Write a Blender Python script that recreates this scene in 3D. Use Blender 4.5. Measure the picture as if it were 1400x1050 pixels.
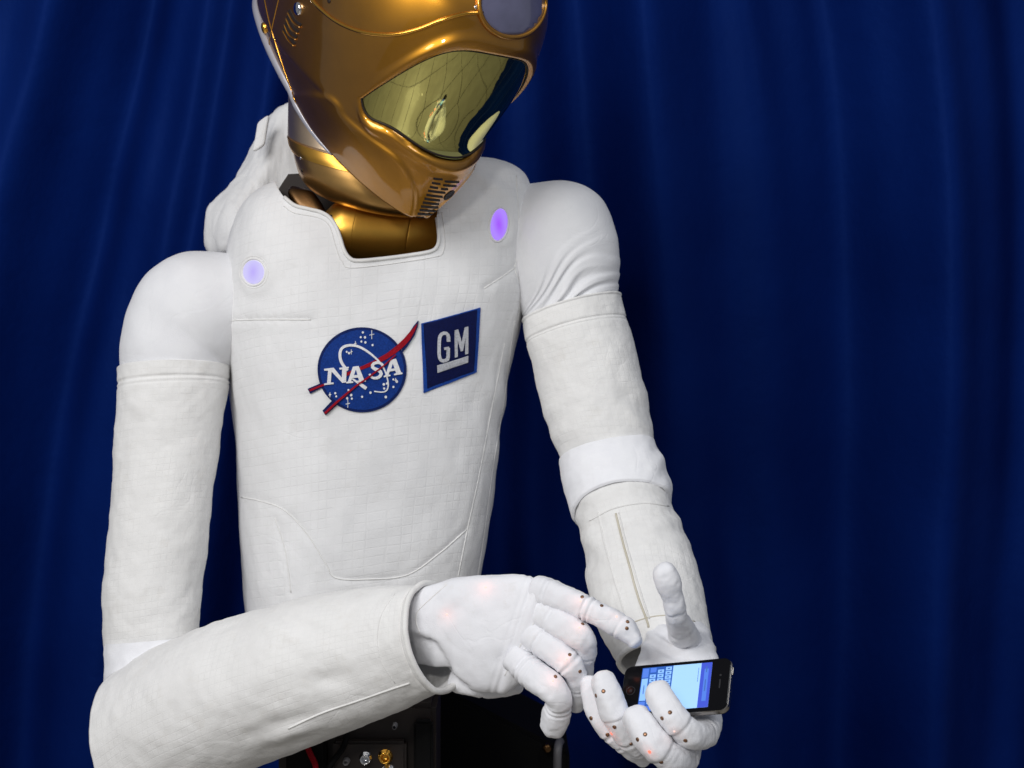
import bpy, bmesh, math, random
import numpy as np
from mathutils import Vector, noise
from mathutils.bvhtree import BVHTree
from mathutils.geometry import delaunay_2d_cdt

random.seed(7)
for o in list(bpy.data.objects):
    bpy.data.objects.remove(o)
scene = bpy.context.scene
COL = scene.collection

# ------------------------------------------------------------------ camera
CAMZ, FPX = 1.45, 2200.0
cam_d = bpy.data.cameras.new('camera')
cam_d.sensor_width = 36.0
cam_d.lens = 36.0 * FPX / 1400.0
cam_d.clip_start = 0.05
cam_d.clip_end = 100
cam_d.dof.use_dof = True
cam_d.dof.focus_distance = 1.72
cam_d.dof.aperture_fstop = 9.0
cam = bpy.data.objects.new('camera', cam_d)
cam.location = (0, 0, CAMZ)
cam.rotation_euler = (math.radians(90), 0, 0)
COL.objects.link(cam)
scene.camera = cam

# ------------------------------------------------------------------ world, lamps, exposure
world = bpy.data.worlds.new('World')
scene.world = world
world.use_nodes = True
world.node_tree.nodes['Background'].inputs[0].default_value = (0.86, 0.90, 1.0, 1)
world.node_tree.nodes['Background'].inputs[1].default_value = 0.20


def area_lamp(name, loc, target, size, power, color=(1, 1, 1)):
    d = bpy.data.lights.new(name, 'AREA')
    d.shape = 'DISK'
    d.size = size
    d.energy = power
    d.color = color
    o = bpy.data.objects.new(name, d)
    o.location = loc
    o.rotation_euler = (Vector(target) - Vector(loc)).to_track_quat('-Z', 'Y').to_euler()
    COL.objects.link(o)
    return o


area_lamp('bounce_lamp', (-1.25, -0.30, 2.65), (0.0, 1.9, 1.30), 1.5, 50, (1.0, 0.99, 0.985))
area_lamp('camera_flash', (-0.28, -0.10, 1.95), (0.0, 1.9, 1.35), 0.16, 5.5, (1.0, 0.97, 0.92))
area_lamp('high_right_lamp', (1.3, 0.5, 3.2), (0.1, 1.9, 1.2), 1.0, 13, (0.93, 0.96, 1.0))  # soft area lamp high on the right, aimed at the robot

vs = scene.view_settings
vs.view_transform = 'Standard'
vs.look = 'None'
vs.exposure = 0.0
vs.gamma = 1.0
vs.use_curve_mapping = False
scene.render.resolution_x, scene.render.resolution_y = 1024, 768


# ------------------------------------------------------------------ materials
def new_mat(name):
    m = bpy.data.materials.new(name)
    m.use_nodes = True
    nt = m.node_tree
    return m, nt, nt.nodes['Principled BSDF']


def N(nt, kind, **kw):
    n = nt.nodes.new(kind)
    for k, v in kw.items():
        setattr(n, k, v)
    return n


def math_node(nt, op, a, b=None):
    n = N(nt, 'ShaderNodeMath', operation=op)
    for i, v in enumerate((a, b)):
        if v is None:
            continue
        if isinstance(v, (int, float)):
            n.inputs[i].default_value = v
        else:
            nt.links.new(v, n.inputs[i])
    return n.outputs[0]


def ramp(nt, fac, c0, c1, p0=0.3, p1=0.7):
    r = N(nt, 'ShaderNodeValToRGB')
    r.color_ramp.elements[0].position = p0
    r.color_ramp.elements[1].position = p1
    r.color_ramp.elements[0].color = (*c0, 1)
    r.color_ramp.elements[1].color = (*c1, 1)
    nt.links.new(fac, r.inputs[0])
    return r.outputs[0]


def tex_noise(nt, vec, scale, detail=4, rough=0.55):
    n = N(nt, 'ShaderNodeTexNoise')
    n.inputs['Scale'].default_value = scale
    n.inputs['Detail'].default_value = detail
    n.inputs['Roughness'].default_value = rough
    nt.links.new(vec, n.inputs['Vector'])
    return n.outputs[0]


def fabric(name, c0, c1, grid=0.0, grid_depth=0.10, weave=900.0, crease=0.25, sheen=0.15, stain=None, ridge=0.10):
    """white cloth: ripstop grid in UV metres, fine weave, soft creases"""
    m, nt, b = new_mat(name)
    tc = N(nt, 'ShaderNodeTexCoord')
    obj, uv = tc.outputs['Object'], tc.outputs['UV']
    big = tex_noise(nt, obj, 14, 5, 0.6)
    col = ramp(nt, big, c0, c1, 0.32, 0.66)
    if stain:
        st = tex_noise(nt, obj, 38, 6, 0.7)
        mx = N(nt, 'ShaderNodeMix', data_type='RGBA')
        nt.links.new(ramp(nt, st, (0, 0, 0), (1, 1, 1), 0.56, 0.78), mx.inputs[0])
        nt.links.new(col, mx.inputs[6])
        mx.inputs[7].default_value = (*stain, 1)
        col = mx.outputs[2]
    weave_h = tex_noise(nt, obj, weave, 2, 0.5)
    h = math_node(nt, 'MULTIPLY', weave_h, 0.14)
    cr = tex_noise(nt, obj, 46, 5, 0.62)
    h = math_node(nt, 'ADD', h, math_node(nt, 'MULTIPLY', cr, crease))
    wn = N(nt, 'ShaderNodeTexNoise')
    wn.inputs['Scale'].default_value = 11
    wn.inputs['Detail'].default_value = 2
    wn.inputs['Distortion'].default_value = 1.6
    nt.links.new(obj, wn.inputs['Vector'])
    rid = N(nt, 'ShaderNodeMapRange', interpolation_type='SMOOTHSTEP')
    nt.links.new(math_node(nt, 'ABSOLUTE', math_node(nt, 'SUBTRACT', wn.outputs[0], 0.5)), rid.inputs[0])
    rid.inputs[1].default_value = 0.0
    rid.inputs[2].default_value = 0.035
    msk = ramp(nt, tex_noise(nt, obj, 7, 2), (0, 0, 0), (1, 1, 1), 0.48, 0.62)
    h = math_node(nt, 'ADD', h, math_node(nt, 'MULTIPLY', math_node(nt, 'MULTIPLY', rid.outputs[0], msk), ridge))
    if grid > 0:
        sep = N(nt, 'ShaderNodeSeparateXYZ')
        wob = N(nt, 'ShaderNodeVectorMath', operation='ADD')
        nz = N(nt, 'ShaderNodeTexNoise')
        nz.inputs['Scale'].default_value = 9
        nt.links.new(obj, nz.inputs['Vector'])
        sc = N(nt, 'ShaderNodeVectorMath', operation='SCALE')
        sc.inputs['Scale'].default_value = 0.008
        nt.links.new(nz.outputs['Color'], sc.inputs[0])
        nt.links.new(uv, wob.inputs[0])
        nt.links.new(sc.outputs[0], wob.inputs[1])
        nt.links.new(wob.outputs[0], sep.inputs[0])
        lines = []
        for k in (0, 1):
            f = math_node(nt, 'FRACT', math_node(nt, 'MULTIPLY', sep.outputs[k], 1.0 / grid))
            a = math_node(nt, 'ABSOLUTE', math_node(nt, 'SUBTRACT', f, 0.5))
            mr = N(nt, 'ShaderNodeMapRange', interpolation_type='SMOOTHSTEP')
            nt.links.new(a, mr.inputs[0])
            mr.inputs[1].default_value = 0.40
            mr.inputs[2].default_value = 0.49
            lines.append(mr.outputs[0])
        ln = math_node(nt, 'MAXIMUM', lines[0], lines[1])
        brk = ramp(nt, tex_noise(nt, obj, 30, 3), (0.15, 0.15, 0.15), (1, 1, 1), 0.35, 0.62)
        ln = math_node(nt, 'MULTIPLY', ln, brk)
        mx = N(nt, 'ShaderNodeMix', data_type='RGBA')
        nt.links.new(math_node(nt, 'MULTIPLY', ln, grid_depth), mx.inputs[0])
        nt.links.new(col, mx.inputs[6])
        mx.inputs[7].default_value = (0.42, 0.41, 0.39, 1)
        col = mx.outputs[2]
        h = math_node(nt, 'SUBTRACT', h, math_node(nt, 'MULTIPLY', ln, 0.10))
    bp = N(nt, 'ShaderNodeBump')
    bp.inputs['Strength'].default_value = 0.42
    bp.inputs['Distance'].default_value = 0.004
    nt.links.new(h, bp.inputs['Height'])
    nt.links.new(bp.outputs[0], b.inputs['Normal'])
    nt.links.new(col, b.inputs['Base Color'])
    b.inputs['Roughness'].default_value = 0.82
    b.inputs['Specular IOR Level'].default_value = 0.25
    b.inputs['Sheen Weight'].default_value = sheen
    return m


def plain(name, color, rough=0.5, metal=0.0, coat=0.0, var=0.12, scale=40, bump=0.0, bscale=200, spec=0.5):
    m, nt, b = new_mat(name)
    tc = N(nt, 'ShaderNodeTexCoord')
    n = tex_noise(nt, tc.outputs['Object'], scale, 5, 0.6)
    c0 = tuple(c * (1 - var) for c in color)
    c1 = tuple(min(1, c * (1 + var)) for c in color)
    nt.links.new(ramp(nt, n, c0, c1), b.inputs['Base Color'])
    b.inputs['Roughness'].default_value = rough
    b.inputs['Metallic'].default_value = metal
    b.inputs['Coat Weight'].default_value = coat
    b.inputs['Coat Roughness'].default_value = 0.04
    b.inputs['Specular IOR Level'].default_value = spec
    if bump > 0:
        bp = N(nt, 'ShaderNodeBump')
        bp.inputs['Strength'].default_value = bump
        bp.inputs['Distance'].default_value = 0.002
        nt.links.new(tex_noise(nt, tc.outputs['Object'], bscale, 4, 0.6), bp.inputs['Height'])
        nt.links.new(bp.outputs[0], b.inputs['Normal'])
    return m


def glow(name, color, strength):
    m, nt, b = new_mat(name)
    b.inputs['Base Color'].default_value = (*[c * 0.25 for c in color], 1)
    b.inputs['Roughness'].default_value = 0.3
    b.inputs['Emission Color'].default_value = (*color, 1)
    b.inputs['Emission Strength'].default_value = strength
    return m


def gold_material(name, base, rough, coat, smudge=0.08):
    m, nt, b = new_mat(name)
    tc = N(nt, 'ShaderNodeTexCoord')
    n = tex_noise(nt, tc.outputs['Object'], 26, 6, 0.65)
    nt.links.new(ramp(nt, n, tuple(c * 0.92 for c in base), tuple(c * 1.06 for c in base)), b.inputs['Base Color'])
    r = math_node(nt, 'ADD', math_node(nt, 'MULTIPLY', tex_noise(nt, tc.outputs['Object'], 60, 6, 0.7), smudge), rough - smudge * 0.5)
    nt.links.new(r, b.inputs['Roughness'])
    b.inputs['Metallic'].default_value = 1.0
    b.inputs['Coat Weight'].default_value = coat
    b.inputs['Coat Roughness'].default_value = 0.06
    b.inputs['Coat IOR'].default_value = 1.52
    bp = N(nt, 'ShaderNodeBump')
    bp.inputs['Strength'].default_value = 0.008
    bp.inputs['Distance'].default_value = 0.001
    nt.links.new(tex_noise(nt, tc.outputs['Object'], 700, 3, 0.6), bp.inputs['Height'])
    nt.links.new(bp.outputs[0], b.inputs['Normal'])
    return m


M = {}
M['vest'] = fabric('vest_cloth', (0.745, 0.745, 0.75), (0.80, 0.80, 0.805), grid=0.0105, grid_depth=0.075, crease=0.34, stain=(0.71, 0.705, 0.70))
M['sleeve'] = fabric('sleeve_cloth', (0.755, 0.75, 0.74), (0.815, 0.81, 0.80), grid=0.0075, grid_depth=0.06, crease=0.34, stain=(0.73, 0.715, 0.69))
M['stretch'] = fabric('stretch_cloth', (0.73, 0.735, 0.76), (0.79, 0.795, 0.815), crease=0.05, sheen=0.2)
M['band'] = fabric('band_cloth', (0.82, 0.825, 0.86), (0.88, 0.885, 0.91), crease=0.10)
M['glove'] = fabric('glove_cloth', (0.76, 0.765, 0.80), (0.83, 0.835, 0.87), crease=0.14, stain=(0.72, 0.71, 0.71))
M['piping'] = fabric('piping_cloth', (0.72, 0.715, 0.70), (0.82, 0.815, 0.80), weave=1500, crease=0.1)
M['tan_piping'] = fabric('tan_piping_cloth', (0.52, 0.48, 0.38), (0.64, 0.60, 0.50), weave=1500, crease=0.1)
M['gold'] = gold_material('helmet_gold_paint', (0.53, 0.238, 0.020), 0.38, 1.0, 0.03)
M['gold_edge'] = gold_material('polished_gold', (0.86, 0.44, 0.06), 0.20, 0.3)
M['gold_metal'] = gold_material('brushed_gold_metal', (0.85, 0.46, 0.08), 0.36, 0.0, 0.03)
M['gold_dark'] = gold_material('dark_bronze', (0.14, 0.075, 0.03), 0.38, 0.1)
M['collar_steel'] = gold_material('tinted_steel', (0.72, 0.55, 0.38), 0.40, 0.3, 0.03)
M['cone_gold'] = gold_material('satin_gold_brown', (0.66, 0.38, 0.12), 0.36, 0.4, 0.03)
M['visor'] = gold_material('mirror_visor', (0.80, 0.74, 0.26), 0.015, 0.0, 0.0)
M['lens'] = plain('lens_glass', (0.12, 0.12, 0.20), 0.12, 0.0, 0.8)
M['chrome'] = plain('chrome', (0.75, 0.75, 0.76), 0.12, 1.0)
M['rim_reflection'] = plain('rim_reflection_tone', (0.40, 0.40, 0.45), 0.35, 0.3, 0.3, 0.05)  # pale tone stands in for the white suit reflected in the rim
M['black'] = plain('black_plastic', (0.0025, 0.0025, 0.003), 0.7, 0, 0, 0.3, 25, 0.1, spec=0.15)
M['slot'] = plain('slot_dark', (0.012, 0.006, 0.004), 0.7)
M['graphite'] = plain('graphite_metal', (0.022, 0.020, 0.019), 0.45, 0.6, 0, 0.3)
M['brown_metal'] = plain('brown_equipment', (0.016, 0.010, 0.008), 0.5, 0.2, 0, 0.4, 30)
M['grey_tube'] = plain('grey_tube', (0.16, 0.155, 0.16), 0.5, 0.2)
M['rivet'] = plain('brass_rivet', (0.22, 0.12, 0.07), 0.38, 0.8, 0, 0.3, 300)
M['thread_blue'] = plain('blue_thread', (0.006, 0.036, 0.215), 0.6, 0, 0, 0.25, 500, 0.5, 900, spec=0.12)
M['thread_border'] = plain('blue_border_thread', (0.005, 0.016, 0.1), 0.6, 0, 0, 0.25, 500, 0.6, 900, spec=0.12)
M['thread_light'] = plain('bright_blue_thread', (0.01, 0.055, 0.3), 0.55, 0, 0, 0.25, 500, 0.6, 900, spec=0.12)
M['thread_navy'] = plain('navy_thread', (0.0025, 0.006, 0.055), 0.6, 0, 0, 0.3, 500, 0.5, 900, spec=0.12)
M['thread_red'] = plain('red_thread', (0.3, 0.004, 0.014), 0.6, 0, 0, 0.25, 500, 0.5, 900, spec=0.12)
M['thread_white'] = plain('white_thread', (0.74, 0.74, 0.76), 0.6, 0, 0, 0.1, 500, 0.5, 900)
M['thread_silver'] = plain('silver_thread', (0.52, 0.53, 0.57), 0.42, 0.2, 0, 0.2, 500, 0.5, 900)
def lamp_gradient(name, inner, outer, sx, sz, strength):
    m, nt, b = new_mat(name)
    tc = N(nt, 'ShaderNodeTexCoord')
    mp = N(nt, 'ShaderNodeMapping')
    mp.inputs['Scale'].default_value = (1 / sx, 1 / sx, 1 / sz)
    nt.links.new(tc.outputs['Object'], mp.inputs[0])
    ln = N(nt, 'ShaderNodeVectorMath', operation='LENGTH')
    nt.links.new(mp.outputs[0], ln.inputs[0])
    nt.links.new(ramp(nt, ln.outputs['Value'], inner, outer, 0.1, 0.95), b.inputs['Emission Color'])
    b.inputs['Base Color'].default_value = (*[c * 0.2 for c in outer], 1)
    b.inputs['Roughness'].default_value = 0.15
    b.inputs['Emission Strength'].default_value = strength
    return m


M['violet'] = lamp_gradient('violet_lamp', (0.36, 0.09, 0.95), (0.42, 0.24, 1.0), 0.010, 0.020, 0.92)
M['lilac'] = lamp_gradient('lilac_lamp', (0.52, 0.42, 1.0), (0.66, 0.62, 1.0), 0.013, 0.015, 0.78)
M['led_red'] = glow('red_led', (1.0, 0.20, 0.13), 1.3)
M['led_pink'] = glow('pink_led', (1.0, 0.66, 0.58), 1.0)
M['phone_glass'] = plain('phone_black_glass', (0.003, 0.003, 0.004), 0.10, 0, 0.0, spec=0.22)
M['phone_steel'] = plain('phone_steel', (0.46, 0.43, 0.40), 0.22, 1.0, 0, 0.1)
M['phone_mark'] = plain('phone_marks', (0.022, 0.022, 0.025), 0.3)
M['scr_text'] = glow('screen_text_area', (0.36, 0.62, 1.0), 0.98)
M['scr_bar'] = glow('screen_bar', (0.05, 0.09, 0.62), 0.9)
M['scr_bar2'] = glow('screen_bar_light', (0.08, 0.20, 0.72), 0.95)
M['scr_kb'] = glow('screen_keyboard', (0.02, 0.10, 0.44), 0.9)
M['scr_key'] = glow('screen_key', (0.27, 0.52, 1.0), 0.95)
M['scr_dark'] = glow('screen_dark_mark', (0.06, 0.16, 0.50), 0.8)


def curtain_material():
    m, nt, b = new_mat('blue_satin_curtain')
    tc = N(nt, 'ShaderNodeTexCoord')
    n = tex_noise(nt, tc.outputs['Object'], 3.0, 4, 0.5)
    nt.links.new(ramp(nt, n, (0.0010, 0.0090, 0.083), (0.0018, 0.0138, 0.116)), b.inputs['Base Color'])
    b.inputs['Roughness'].default_value = 0.5
    b.inputs['Specular IOR Level'].default_value = 0.16
    b.inputs['Specular Tint'].default_value = (0.1, 0.25, 1.0, 1)
    bp = N(nt, 'ShaderNodeBump')
    bp.inputs['Strength'].default_value = 0.35
    bp.inputs['Distance'].default_value = 0.006
    nt.links.new(tex_noise(nt, tc.outputs['Object'], 28, 6, 0.62), bp.inputs['Height'])
    nt.links.new(bp.outputs[0], b.inputs['Normal'])
    return m


M['curtain'] = curtain_material()
M['tile'] = plain('floor_tile', (0.42, 0.39, 0.33), 0.35, 0, 0.2, 0.12, 5, 0.05, 90)
M['grout'] = plain('floor_grout', (0.05, 0.045, 0.04), 0.8)

# ------------------------------------------------------------------ helpers
WORG = {}
CAM = np.array([0, 0, CAMZ])


def P(x, y, d):
    return np.array([(x - 700.0) * d / FPX, d, CAMZ - (y - 525.0) * d / FPX])


def px_of(v):
    v = np.asarray(v)
    return np.stack([700 + v[..., 0] * FPX / v[..., 1], 525 - (v[..., 2] - CAMZ) * FPX / v[..., 1]], -1)


def nrm(v):
    v = np.asarray(v, float)
    return v / (np.linalg.norm(v, axis=-1, keepdims=True) + 1e-12)


def empty(name, loc, label=None, cat=None):
    o = bpy.data.objects.new(name, None)
    o.empty_display_size = 0.1
    o.location = loc
    COL.objects.link(o)
    WORG[o.name] = np.array(loc, float)
    if label:
        o['label'] = label
        o['category'] = cat
    return o


def finish(name, me, mat, parent=None, smooth=True, world_origin=None):
    """link a mesh with world-space vertices: origin moved to its centre, parented with offsets"""
    n = len(me.vertices)
    co = np.empty(n * 3)
    me.vertices.foreach_get('co', co)
    co = co.reshape(-1, 3)
    org = (co.min(0) + co.max(0)) / 2 if world_origin is None else np.array(world_origin, float)
    me.vertices.foreach_set('co', (co - org).ravel())
    me.materials.clear()
    me.materials.append(mat)
    if smooth:
        me.polygons.foreach_set('use_smooth', [True] * len(me.polygons))
    me.update()
    o = bpy.data.objects.new(name, me)
    COL.objects.link(o)
    WORG[o.name] = org
    if parent is not None:
        o.parent = parent
        o.location = org - WORG[parent.name]
    else:
        o.location = org
    return o


def tag(o, label, cat=None, kind=None, group=None):
    if label:
        o['label'] = label
    if cat:
        o['category'] = cat
    if kind:
        o['kind'] = kind
    if group:
        o['group'] = group
    return o


def mesh_from(verts, faces, uvs=None):
    me = bpy.data.meshes.new('mesh')
    me.from_pydata([tuple(v) for v in verts], [], [tuple(f) for f in faces])
    if uvs is not None:
        lay = me.uv_layers.new(name='UVMap')
        idx = np.empty(len(me.loops), int)
        me.loops.foreach_get('vertex_index', idx)
        lay.data.foreach_set('uv', np.asarray(uvs)[idx].ravel())
    me.update()
    return me


def catmull(pts, n, closed=False):
    pts = np.asarray(pts, float)
    k = len(pts)
    if k == 2:
        t = np.linspace(0, 1, n)[:, None]
        return pts[0] * (1 - t) + pts[1] * t
    if closed:
        ext = np.vstack([pts[-1], pts, pts[0], pts[1]])
        t = np.linspace(0, k, n, endpoint=False)
    else:
        ext = np.vstack([2 * pts[0] - pts[1], pts, 2 * pts[-1] - pts[-2]])
        t = np.linspace(0, k - 1 - 1e-9, n)
    i = np.floor(t).astype(int)
    u = (t - i)[:, None]
    p0, p1, p2, p3 = ext[i], ext[i + 1], ext[i + 2], ext[i + 3]
    return 0.5 * ((2 * p1) + (-p0 + p2) * u + (2 * p0 - 5 * p1 + 4 * p2 - p3) * u ** 2 + (-p0 + 3 * p1 - 3 * p2 + p3) * u ** 3)


def resample(path, step, closed=False):
    """smooth polyline through the points, points about `step` apart (first two columns)"""
    path = np.asarray(path, float)
    seg = np.linalg.norm(np.diff(np.vstack([path, path[:1]]) if closed else path, axis=0)[:, :3], axis=1).sum()
    n = max(4, int(seg / step) + 1)
    dense = catmull(path, max(n * 4, 32), closed)
    if closed:
        dense = np.vstack([dense, dense[:1]])
    s = np.concatenate([[0], np.cumsum(np.linalg.norm(np.diff(dense, axis=0), axis=1))])
    t = np.linspace(0, s[-1], n + 1 if closed else n)
    out = np.stack([np.interp(t, s, dense[:, k]) for k in range(dense.shape[1])], 1)
    return out[:-1] if closed else out


def grid_normals(G, closed_u=True):
    """G[v][u][3] -> normals"""
    du = np.roll(G, -1, 1) - np.roll(G, 1, 1) if closed_u else np.gradient(G, axis=1)
    dv = np.gradient(G, axis=0)
    return nrm(np.cross(du, dv))


def grid_mesh(G, closed_u=True, cap0=False, cap1=False, uv=None):
    nv, nu = G.shape[:2]
    verts = list(G.reshape(-1, 3))
    idx = np.arange(nv * nu).reshape(nv, nu)
    faces = []
    cols = nu if closed_u else nu - 1
    for v in range(nv - 1):
        a, b = idx[v], idx[v + 1]
        for u in range(cols):
            u2 = (u + 1) % nu
            faces.append((a[u], a[u2], b[u2], b[u]))
    uvs = None if uv is None else list(np.asarray(uv).reshape(-1, 2))
    for flag, row, rev in ((cap0, 0, True), (cap1, nv - 1, False)):
        if flag:
            c = len(verts)
            verts.append(G[row].mean(0))
            if uvs is not None:
                uvs.append(uvs[row * nu])
            for u in range(nu):
                u2 = (u + 1) % nu
                faces.append((idx[row][u2], idx[row][u], c) if rev else (idx[row][u], idx[row][u2], c))
    return mesh_from(verts, faces, uvs)


def noise_disp(G, nor, amp, scale, seed=0, stretch=(1, 1, 1), octaves=3):
    flat = G.reshape(-1, 3)
    off = Vector((seed * 13.1, seed * 7.7, seed * 3.3))
    st = Vector(stretch) * scale
    h = np.array([noise.fractal(Vector((p[0] * st[0], p[1] * st[1], p[2] * st[2])) + off, 0.9, 2.0, octaves) for p in flat])
    return G + nor * (h * amp).reshape(G.shape[:2])[..., None]


def loft(st, nv, nu, ex=2.0, cap0=None, cap1=None, phase=0.0):
    """st rows: centre(3) ux(3) uy(3); returns grid and uv (metres). cap: dome depth in metres"""
    st = np.asarray(st, float)
    S = catmull(st, nv)
    c, ux, uy = S[:, :3], S[:, 3:6], S[:, 6:9]
    th = np.linspace(0, 2 * math.pi, nu, endpoint=False) + phase
    e = 2.0 / ex
    ct = np.sign(np.cos(th)) * np.abs(np.cos(th)) ** e
    sn = np.sign(np.sin(th)) * np.abs(np.sin(th)) ** e
    rows = [c[i] + np.outer(ct, ux[i]) + np.outer(sn, uy[i]) for i in range(nv)]

    def dome(i, j, depth):
        ax = nrm(c[i] - c[j])
        out = []
        for k in range(1, 9):
            a = k / 8.5 * math.pi / 2
            out.append(c[i] + ax * depth * math.sin(a) + math.cos(a) * (np.outer(ct, ux[i]) + np.outer(sn, uy[i])))
        return out
    if cap0:
        rows = dome(0, 1, cap0)[::-1] + rows
    if cap1:
        rows = rows + dome(nv - 1, nv - 2, cap1)
    G = np.array(rows)
    r = np.linalg.norm(ux, axis=1).mean()
    mid = G.mean(1)
    s = np.concatenate([[0], np.cumsum(np.linalg.norm(np.diff(mid, axis=0), axis=1))])
    un = np.abs(((np.arange(nu) / nu * 2 + 0.0) % 2) - 1) * math.pi * r * 1.0
    uv = np.stack(np.meshgrid(un, s), -1)
    return G, uv


def limb(stations):
    """stations: (Lx,Ly, Rx,Ry, d, ratio[, ddR]) photo points of the two outlines and the distance"""
    c, ux, rt = [], [], []
    for s in stations:
        dd = s[6] if len(s) > 6 else 0.0
        a, b = P(s[0], s[1], s[4] - dd / 2), P(s[2], s[3], s[4] + dd / 2)
        c.append((a + b) / 2)
        ux.append((b - a) / 2)
        rt.append(s[5])
    c, ux = np.array(c), np.array(ux)
    ax = nrm(np.gradient(c, axis=0))
    uy = nrm(np.cross(ux, ax)) * (np.linalg.norm(ux, axis=1) * np.array(rt))[:, None]
    return np.hstack([c, ux, uy])


def tube_grid(path, rad, nu=10, close=False, flat=1.0, ex=2.0):
    path = np.asarray(path, float)
    n = len(path)
    rad = np.full(n, rad) if np.isscalar(rad) else np.asarray(rad)
    t = nrm(np.roll(path, -1, 0) - np.roll(path, 1, 0)) if close else nrm(np.gradient(path, axis=0))
    ref = np.array([0.0, -1.0, 0.05])
    if abs(np.dot(t[0], nrm(ref))) > 0.95:
        ref = np.array([0, 0, 1.0])
    u = nrm(np.cross(t[0], ref))
    us = []
    for k in range(n):
        u = nrm(u - t[k] * np.dot(u, t[k]))
        us.append(u)
    us = np.array(us)
    vs_ = np.cross(t, us)
    th = np.linspace(0, 2 * math.pi, nu, endpoint=False)
    ct = np.sign(np.cos(th)) * np.abs(np.cos(th)) ** (2 / ex)
    sn = np.sign(np.sin(th)) * np.abs(np.sin(th)) ** (2 / ex)
    return path[:, None, :] + rad[:, None, None] * (ct[None, :, None] * us[:, None, :] + flat * sn[None, :, None] * vs_[:, None, :])


def tube(name, path, rad, mat, parent, nu=8, close=False):
    G = tube_grid(path, rad, nu, close)
    if close:
        G = np.concatenate([G, G[:1]], 0)
    return finish(name, grid_mesh(G, True, not close, not close), mat, parent)


class Surf:
    """ray target made of world-space meshes"""
    def __init__(self, parts):
        vs_, fs, k = [], [], 0
        for G, closed in parts:
            nv, nu = G.shape[:2]
            vs_ += [tuple(p) for p in G.reshape(-1, 3)]
            for v in range(nv - 1):
                for u in range(nu if closed else nu - 1):
                    u2 = (u + 1) % nu
                    fs.append((k + v * nu + u, k + v * nu + u2, k + (v + 1) * nu + u2, k + (v + 1) * nu + u))
            k += nv * nu
        self.bvh = BVHTree.FromPolygons(vs_, fs)

    def hit(self, x, y):
        d = nrm(P(x, y, 1.0) - CAM)
        loc, n, i, dist = self.bvh.ray_cast(Vector(CAM), Vector(d))
        if loc is None:
            loc, n, i, dist = self.bvh.find_nearest(Vector(P(x, y, self.last[1] if hasattr(self, 'last') else 1.8)))
        n = np.array(n)
        if np.dot(n, d) > 0:
            n = -n
        self.last = np.array(loc)
        return np.array(loc), n

    def path(self, pts, step=4.0, off=0.0, closed=False):
        r = resample(pts, step, closed)
        L = [self.hit(x, y) for x, y in r[:, :2]]
        return np.array([p + n * off for p, n in L]), np.array([n for p, n in L])


def seam(name, surf, pts, rad, mat, parent, off=0.0, closed=False, step=4.0, nu=6):
    p, n = surf.path(pts, step, off, closed)
    return tube(name, p, rad, mat, parent, nu, closed)


def decal(name, surf, poly, off, mat, parent, step=6.0, thick=0.0):
    """filled outline laid on the surface `off` metres proud, with its own thickness"""
    poly = np.asarray(poly, float)
    pts = [Vector(p) for p in poly]
    n = len(pts)
    (x0, y0), (x1, y1) = poly.min(0), poly.max(0)
    for x in np.arange(x0 + step / 2, x1, step):
        for y in np.arange(y0 + step / 2, y1, step):
            ins = False
            dmin = 1e9
            j = n - 1
            for i in range(n):
                xi, yi, xj, yj = *poly[i], *poly[j]
                if (yi > y) != (yj > y) and x < (xj - xi) * (y - yi) / (yj - yi) + xi:
                    ins = not ins
                dmin = min(dmin, math.hypot(x - xi, y - yi))
                j = i
            if ins and dmin > step * 0.4:
                pts.append(Vector((x, y)))
    edges = [(i, (i + 1) % n) for i in range(n)]
    v2, e2, f2, *_ = delaunay_2d_cdt(pts, edges, [list(range(n))], 1, 1e-4)
    H = [surf.hit(v.x, v.y) for v in v2]
    top = [p + nn * off for p, nn in H]
    faces = [tuple(f) for f in f2]
    th = thick if thick > 0 else off
    k = len(top)
    bot = [p + nn * (off - th - 0.0005) for p, nn in H]
    cnt = {}
    for f in faces:
        for a, b in zip(f, f[1:] + f[:1]):
            cnt[(a, b)] = 1
    side = [(b, a, a + k, b + k) for (a, b) in cnt if (b, a) not in cnt]
    me = mesh_from(top + bot, faces + side)
    bm = bmesh.new()
    bm.from_mesh(me)
    bmesh.ops.recalc_face_normals(bm, faces=bm.faces)
    bm.to_mesh(me)
    bm.free()
    return finish(name, me, mat, parent, smooth=False)


def ribbon_grid(surf, pts, widths, off, step=3.0):
    """flat raised stroke of varying width following a path on the surface"""
    w = np.interp(np.linspace(0, 1, len(pts)), np.linspace(0, 1, len(np.atleast_1d(widths))), np.atleast_1d(widths))
    r = resample(np.column_stack([np.asarray(pts, float), w]), step)
    t = nrm(np.gradient(r[:, :2], axis=0))
    s = np.stack([-t[:, 1], t[:, 0]], 1)
    rows = []
    for q, sv in zip(r, s):
        row = []
        for k, h in ((-0.5, 0), (-0.42, 1), (0.42, 1), (0.5, 0)):
            p, n = surf.hit(*(q[:2] + sv * q[2] * k))
            row.append(p + n * (off if h else 0.0))
        rows.append(row)
    return np.array(rows)


def join_grids(grids):
    vs_, fs, k = [], [], 0
    for G in grids:
        nv, nu = G.shape[:2]
        vs_ += [tuple(p) for p in G.reshape(-1, 3)]
        for v in range(nv - 1):
            for u in range(nu - 1):
                fs.append((k + v * nu + u, k + v * nu + u + 1, k + (v + 1) * nu + u + 1, k + (v + 1) * nu + u))
        for row, rev in ((0, 0), (nv - 1, 1)):
            a = [k + row * nu + u for u in range(nu)]
            fs.append(tuple(a if rev else a[::-1]))
        k += nv * nu
    return mesh_from(vs_, fs)


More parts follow.
